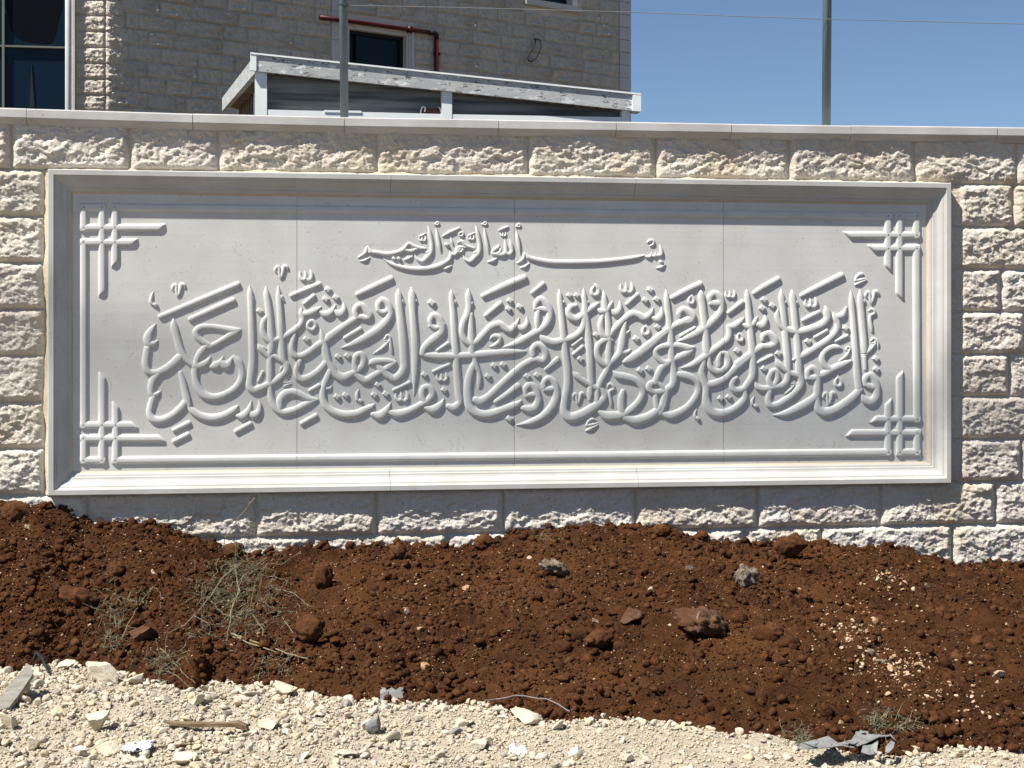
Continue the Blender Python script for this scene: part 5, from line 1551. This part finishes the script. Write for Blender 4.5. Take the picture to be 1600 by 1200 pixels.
ts_ = empty('torn_sheet', tuple(at_depth(1320, 1172, D0))); tag(ts_, 'crumpled torn grey sheet lying where the soil meets the pale ground, lower right', 'sheet')
for outl, tl, nm, sd, am in (([(1242, 1165), (1262, 1160), (1294, 1151), (1310, 1162), (1330, 1157), (1337, 1147), (1342, 1136), (1358, 1143), (1368, 1142), (1390, 1146), (1400, 1158), (1392, 1151), (1375, 1152), (1352, 1163), (1334, 1169), (1318, 1166), (1290, 1169), (1262, 1171)], .010, 'sheet_fold', 4, .02),
                     ([(1383, 1178), (1384, 1166), (1392, 1157), (1398, 1160), (1396, 1168), (1388, 1177)], .002, 'sheet_corner', 6, .01),
                     ([(1345, 1176), (1348, 1166), (1362, 1164), (1372, 1158), (1370, 1178), (1358, 1180)], .002, 'sheet_side', 8, .01)):
    o = crumple(nm, outl, D0 - (.02 if nm == 'sheet_fold' else .0), tl, M['sheet'], None, None, am, sd)
    for k in list(o.keys()): del o[k]
    o.parent = ts_; o.matrix_parent_inverse = ts_.matrix_basis.inverted()
a = soil_at(613, 1098); D0 = float(np.dot(a - CAM, FW))
crumple('torn_card', [(594, 1100), (594, 1078), (600, 1074), (605, 1078), (612, 1074), (618, 1078), (624, 1074), (630, 1074), (629, 1086), (634, 1100), (620, 1104), (604, 1102)], D0, .0012, M['sheet'], 'small upright piece of torn white card at the top edge of the rubble', 'card', .006, 9)
a = soil_at(815, 1176); D0 = float(np.dot(a - CAM, FW)) - .07
crumple('white_scrap', [(795, 1165), (803, 1160), (806, 1168), (818, 1164), (824, 1172), (818, 1182), (808, 1178), (796, 1172)], D0 + .02, .006, M['plastic'], 'bright white scrap on the rubble right of centre', 'scrap', .006, 12)
a = soil_at(215, 1170); D0 = float(np.dot(a - CAM, FW)) - .10
crumple('plastic_scrap', [(188, 1172), (192, 1165), (205, 1159), (216, 1160), (224, 1156), (238, 1158), (240, 1164), (234, 1168), (225, 1171), (212, 1174), (200, 1172)], D0 + .0, .005, M['plastic'], 'crumpled white plastic scrap on the rubble at the lower left', 'plastic scrap', .02, 15, fr=6)
crumple('plastic_scrap', [(114, 1169), (122, 1165), (134, 1167), (133, 1171), (120, 1172)], D0 + .04, .005, M['plastic'], 'tiny flat white plastic piece left of the crumpled scrap', 'plastic scrap', .004, 17)

# ------------------------------------------------------------------ dry weeds
def weed(name, label, stems, tufts, seed, density=1.0, cat='dry bush', leafmat='dryleaf', reach=1.0):
    r = random.Random(seed)
    root = soil_at(*stems[0][0][0][:2]) if stems[0][0][0][1] > 862 else soil_at(*stems[-1][0][-1][:2])
    e = empty(name, tuple(root)); tag(e, label, cat)
    mb = MB(); lv = []; lf = []
    def leaf(p, d, L, wd):
        s = Vector(d).cross(Vector((r.uniform(-1, 1), r.uniform(-1, 1), r.uniform(-1, 1))))
        s = s.normalized() * wd if s.length > 1e-4 else Vector((wd, 0, 0))
        d = Vector(d).normalized(); p = Vector(p); k = len(lv)
        mid = p + d * L * .5 + Vector((0, 0, r.uniform(-.1, .2) * L))
        lv.extend([p - s * .5, p + s * .5, mid + s, mid - s, p + d * L]); lf.extend([[k, k + 1, k + 2, k + 3], [k + 3, k + 2, k + 4]])
    for st, rad in stems:
        pts = []
        for i, q in enumerate(st):
            lift = q[2] if len(q) > 2 else .03
            p = soil_at(q[0], min(q[1] + lift / 8.5 * F * .0, 1150)) 
            # keep the pixel: move towards the camera along the ray by 'lift'
            dirn = CAM - p; dirn = dirn / np.linalg.norm(dirn)
            if q[1] < 860: p = at_depth(q[0], q[1], float(np.dot(root - CAM, FW)) - .02); pts.append(Vector(p)); continue
            pts.append(Vector(p + dirn * lift))
        n = len(pts); out = []
        for i in range(n - 1):
            for k in range(4):
                t = k / 4; out.append(pts[i].lerp(pts[i + 1], t) + Vector((r.uniform(-1, 1), r.uniform(-1, 1), r.uniform(-1, 1))) * .0035)
        out.append(pts[-1])
        mb.tube([tuple(p) for p in out], [rad * (1 - .55 * i / len(out)) for i in range(len(out))], 5)
        for p in out[1:]:
            for _ in range(int(3 * density)):
                dd = (r.uniform(-1, 1), r.uniform(-1, .3), r.uniform(-.6, 1)); leaf(p, dd, r.uniform(.006, .020), .0009)
    for (cx, cy, sx, sy, n) in tufts:
        for _ in range(int(n * density)):
            a = r.gauss(0, .45); b = r.gauss(0, .45)
            px, py = cx + a * sx, cy + b * sy
            p = soil_at(px, py) if py > 862 else at_depth(px, py, float(np.dot(root - CAM, FW)))
            dirn = CAM - p; dirn = dirn / np.linalg.norm(dirn); p = Vector(p + dirn * r.uniform(.0, .10) * reach)
            ang = r.uniform(0, 2 * math.pi); L = r.uniform(.02, .075) * reach
            d = Vector((math.cos(ang), r.uniform(-.8, .3), math.sin(ang) * .9)).normalized()
            q = [p, p + d * L * .5 + Vector((0, 0, r.uniform(-.01, .012))), p + d * L + Vector((r.uniform(-.01, .01), 0, r.uniform(-.015, .015)))]
            mb.tube([tuple(x) for x in q], [.0012, .001, .0005], 3, False)
            for x in (q[0], (q[0] + q[1]) / 2, q[1], (q[1] + q[2]) / 2, q[2]):
                for _ in range(r.randint(1, 3)):
                    leaf(x, (d.x + r.uniform(-1, 1), d.y + r.uniform(-1, 1), d.z + r.uniform(-1, 1)), r.uniform(.006, .017) * (.6 + .4 * reach), .0010)
    mb.build('stem', M['dry'], e)
    tag(mesh_obj('foliage', lv, lf, M[leafmat], e))
    return e
weed('dry_bush', 'tangled dry uprooted bush lying on the soil left of centre', [
    ([(398, 778, .02), (382, 798, .02), (368, 815, .02), (352, 840, .03), (344, 872, .05), (337, 880, .05), (340, 895, .04)], .0028),
    ([(395, 870, .05), (370, 885, .08), (345, 905, .08), (330, 930, .07), (310, 955, .05), (290, 975, .04), (262, 990, .03)], .0036),
    ([(368, 882, .06), (374, 925, .10), (362, 950, .09), (357, 985, .07), (354, 1008, .02)], .0030),
    ([(430, 860, .05), (405, 880, .07), (380, 900, .08), (368, 935, .08), (355, 970, .06)], .0026),
    ([(470, 862, .03), (440, 882, .05), (418, 880, .06), (400, 905, .08), (392, 945, .08)], .0022),
    ([(362, 990, .05), (380, 997, .06), (410, 1008, .06), (440, 1018, .05), (481, 1029, .03)], .0048),
    ([(361, 993, .06), (385, 1003, .07), (420, 1016, .05), (465, 1024, .04)], .0035),
    ([(430, 920, .03), (455, 925, .04), (470, 935, .03), (484, 948, .01)], .0024),
    ([(440, 965, .03), (458, 990, .04), (462, 1015, .04), (448, 1035, .03)], .0020),
    ([(462, 950, .03), (468, 975, .03), (460, 1000, .03)], .0018),
    ([(415, 1024, .03), (408, 1040, .02), (402, 1072, .02)], .0020),
    ([(395, 960, .05), (412, 985, .06), (408, 1005, .05), (420, 1030, .03)], .0022),
    ([(330, 940, .05), (350, 960, .07), (375, 965, .07), (400, 955, .06)], .0022),
    ([(300, 960, .04), (325, 975, .06), (350, 978, .06)], .0022),
    ([(400, 905, .05), (425, 900, .05), (445, 905, .04), (455, 915, .02)], .0018)],
    [(365, 935, 56, 56, 170), (395, 900, 60, 40, 80), (385, 965, 55, 40, 100), (330, 920, 34, 40, 60), (430, 940, 45, 40, 60), (372, 880, 40, 30, 80), (392, 830, 26, 32, 36),
     (310, 985, 40, 16, 30), (430, 1040, 36, 30, 40)], 5, 1.0)
weed('dry_weed', 'small dry grey weed on the left slope', [
    ([(182, 1020, .02), (183, 995, .03), (180, 960, .03), (170, 945, .02)], .0022),
    ([(181, 1015, .02), (195, 985, .04), (212, 955, .05), (228, 930, .04), (240, 916, .03)], .0024),
    ([(182, 958, .03), (205, 952, .04), (225, 948, .03), (243, 946, .02)], .0014),
    ([(240, 916, .03), (250, 925, .03), (251, 951, .01)], .0014), ([(236, 918, .03), (229, 944, .01)], .0012)],
    [(172, 965, 34, 50, 75), (190, 940, 34, 20, 30), (175, 1005, 26, 18, 30)], 8, 1.0)
weed('dry_weed', 'low grassy tuft at the foot of the slope right of the soil coated stone', [
    ([(250, 1012, .03), (268, 1030, .03), (285, 1050, .03), (305, 1068, .02)], .0022),
    ([(298, 992, .03), (290, 1010, .04), (275, 1018, .03)], .0016), ([(250, 1045, .02), (275, 1055, .02), (300, 1078, .01)], .0016)],
    [(255, 1032, 36, 22, 75)], 9, 1.0, leafmat='dryleaf')
weed('grass_tuft', 'dry grass tuft just behind the torn grey sheet', [([(1378, 1148, .02), (1372, 1130, .02), (1365, 1118, .01)], .0012)], [(1375, 1128, 26, 16, 60), (1412, 1135, 18, 14, 30)], 10, 1.0, 'grass')
weed('grass_tuft', 'dry grass tuft at the foot of the mound, left of the torn grey sheet', [([(1245, 1160, .02), (1242, 1150, .02), (1236, 1142, .01)], .0012)], [(1244, 1150, 26, 16, 55)], 11, 1.0, 'grass')
weed('grass_tuft', 'thin withered grass on the crest left of the concrete lump', [([(850, 862, .01), (853, 848, .02), (858, 838, .01)], .0010)], [(860, 845, 34, 16, 26)], 12, .8, 'grass')
# loose straws
def straw(px, py, L, ang, label):
    p = Vector(P3(px, py, .008)); d = Vector((math.cos(ang), -.3, math.sin(ang)))
    o = MB().tube([tuple(p), tuple(p + d * L * .5 + Vector((0, 0, .003))), tuple(p + d * L)], [.0012, .0014, .0007], 4).build('straw', M['dry']); recenter(o, tuple(p)); tag(o, label, 'straw', 'loose straws on the red soil')
r5 = random.Random(5)
for px, py in ((560, 890), (690, 1060), (905, 1050), (640, 940), (1010, 905), (1040, 945), (780, 950), (1490, 960), (1520, 1030), (1170, 1060), (108, 880), (70, 900), (740, 1020), (930, 915), (1335, 1060), (1290, 1045)):
    straw(px, py, r5.uniform(.02, .05), r5.uniform(0, 3.1), 'short pale straw lying loose on the red soil')
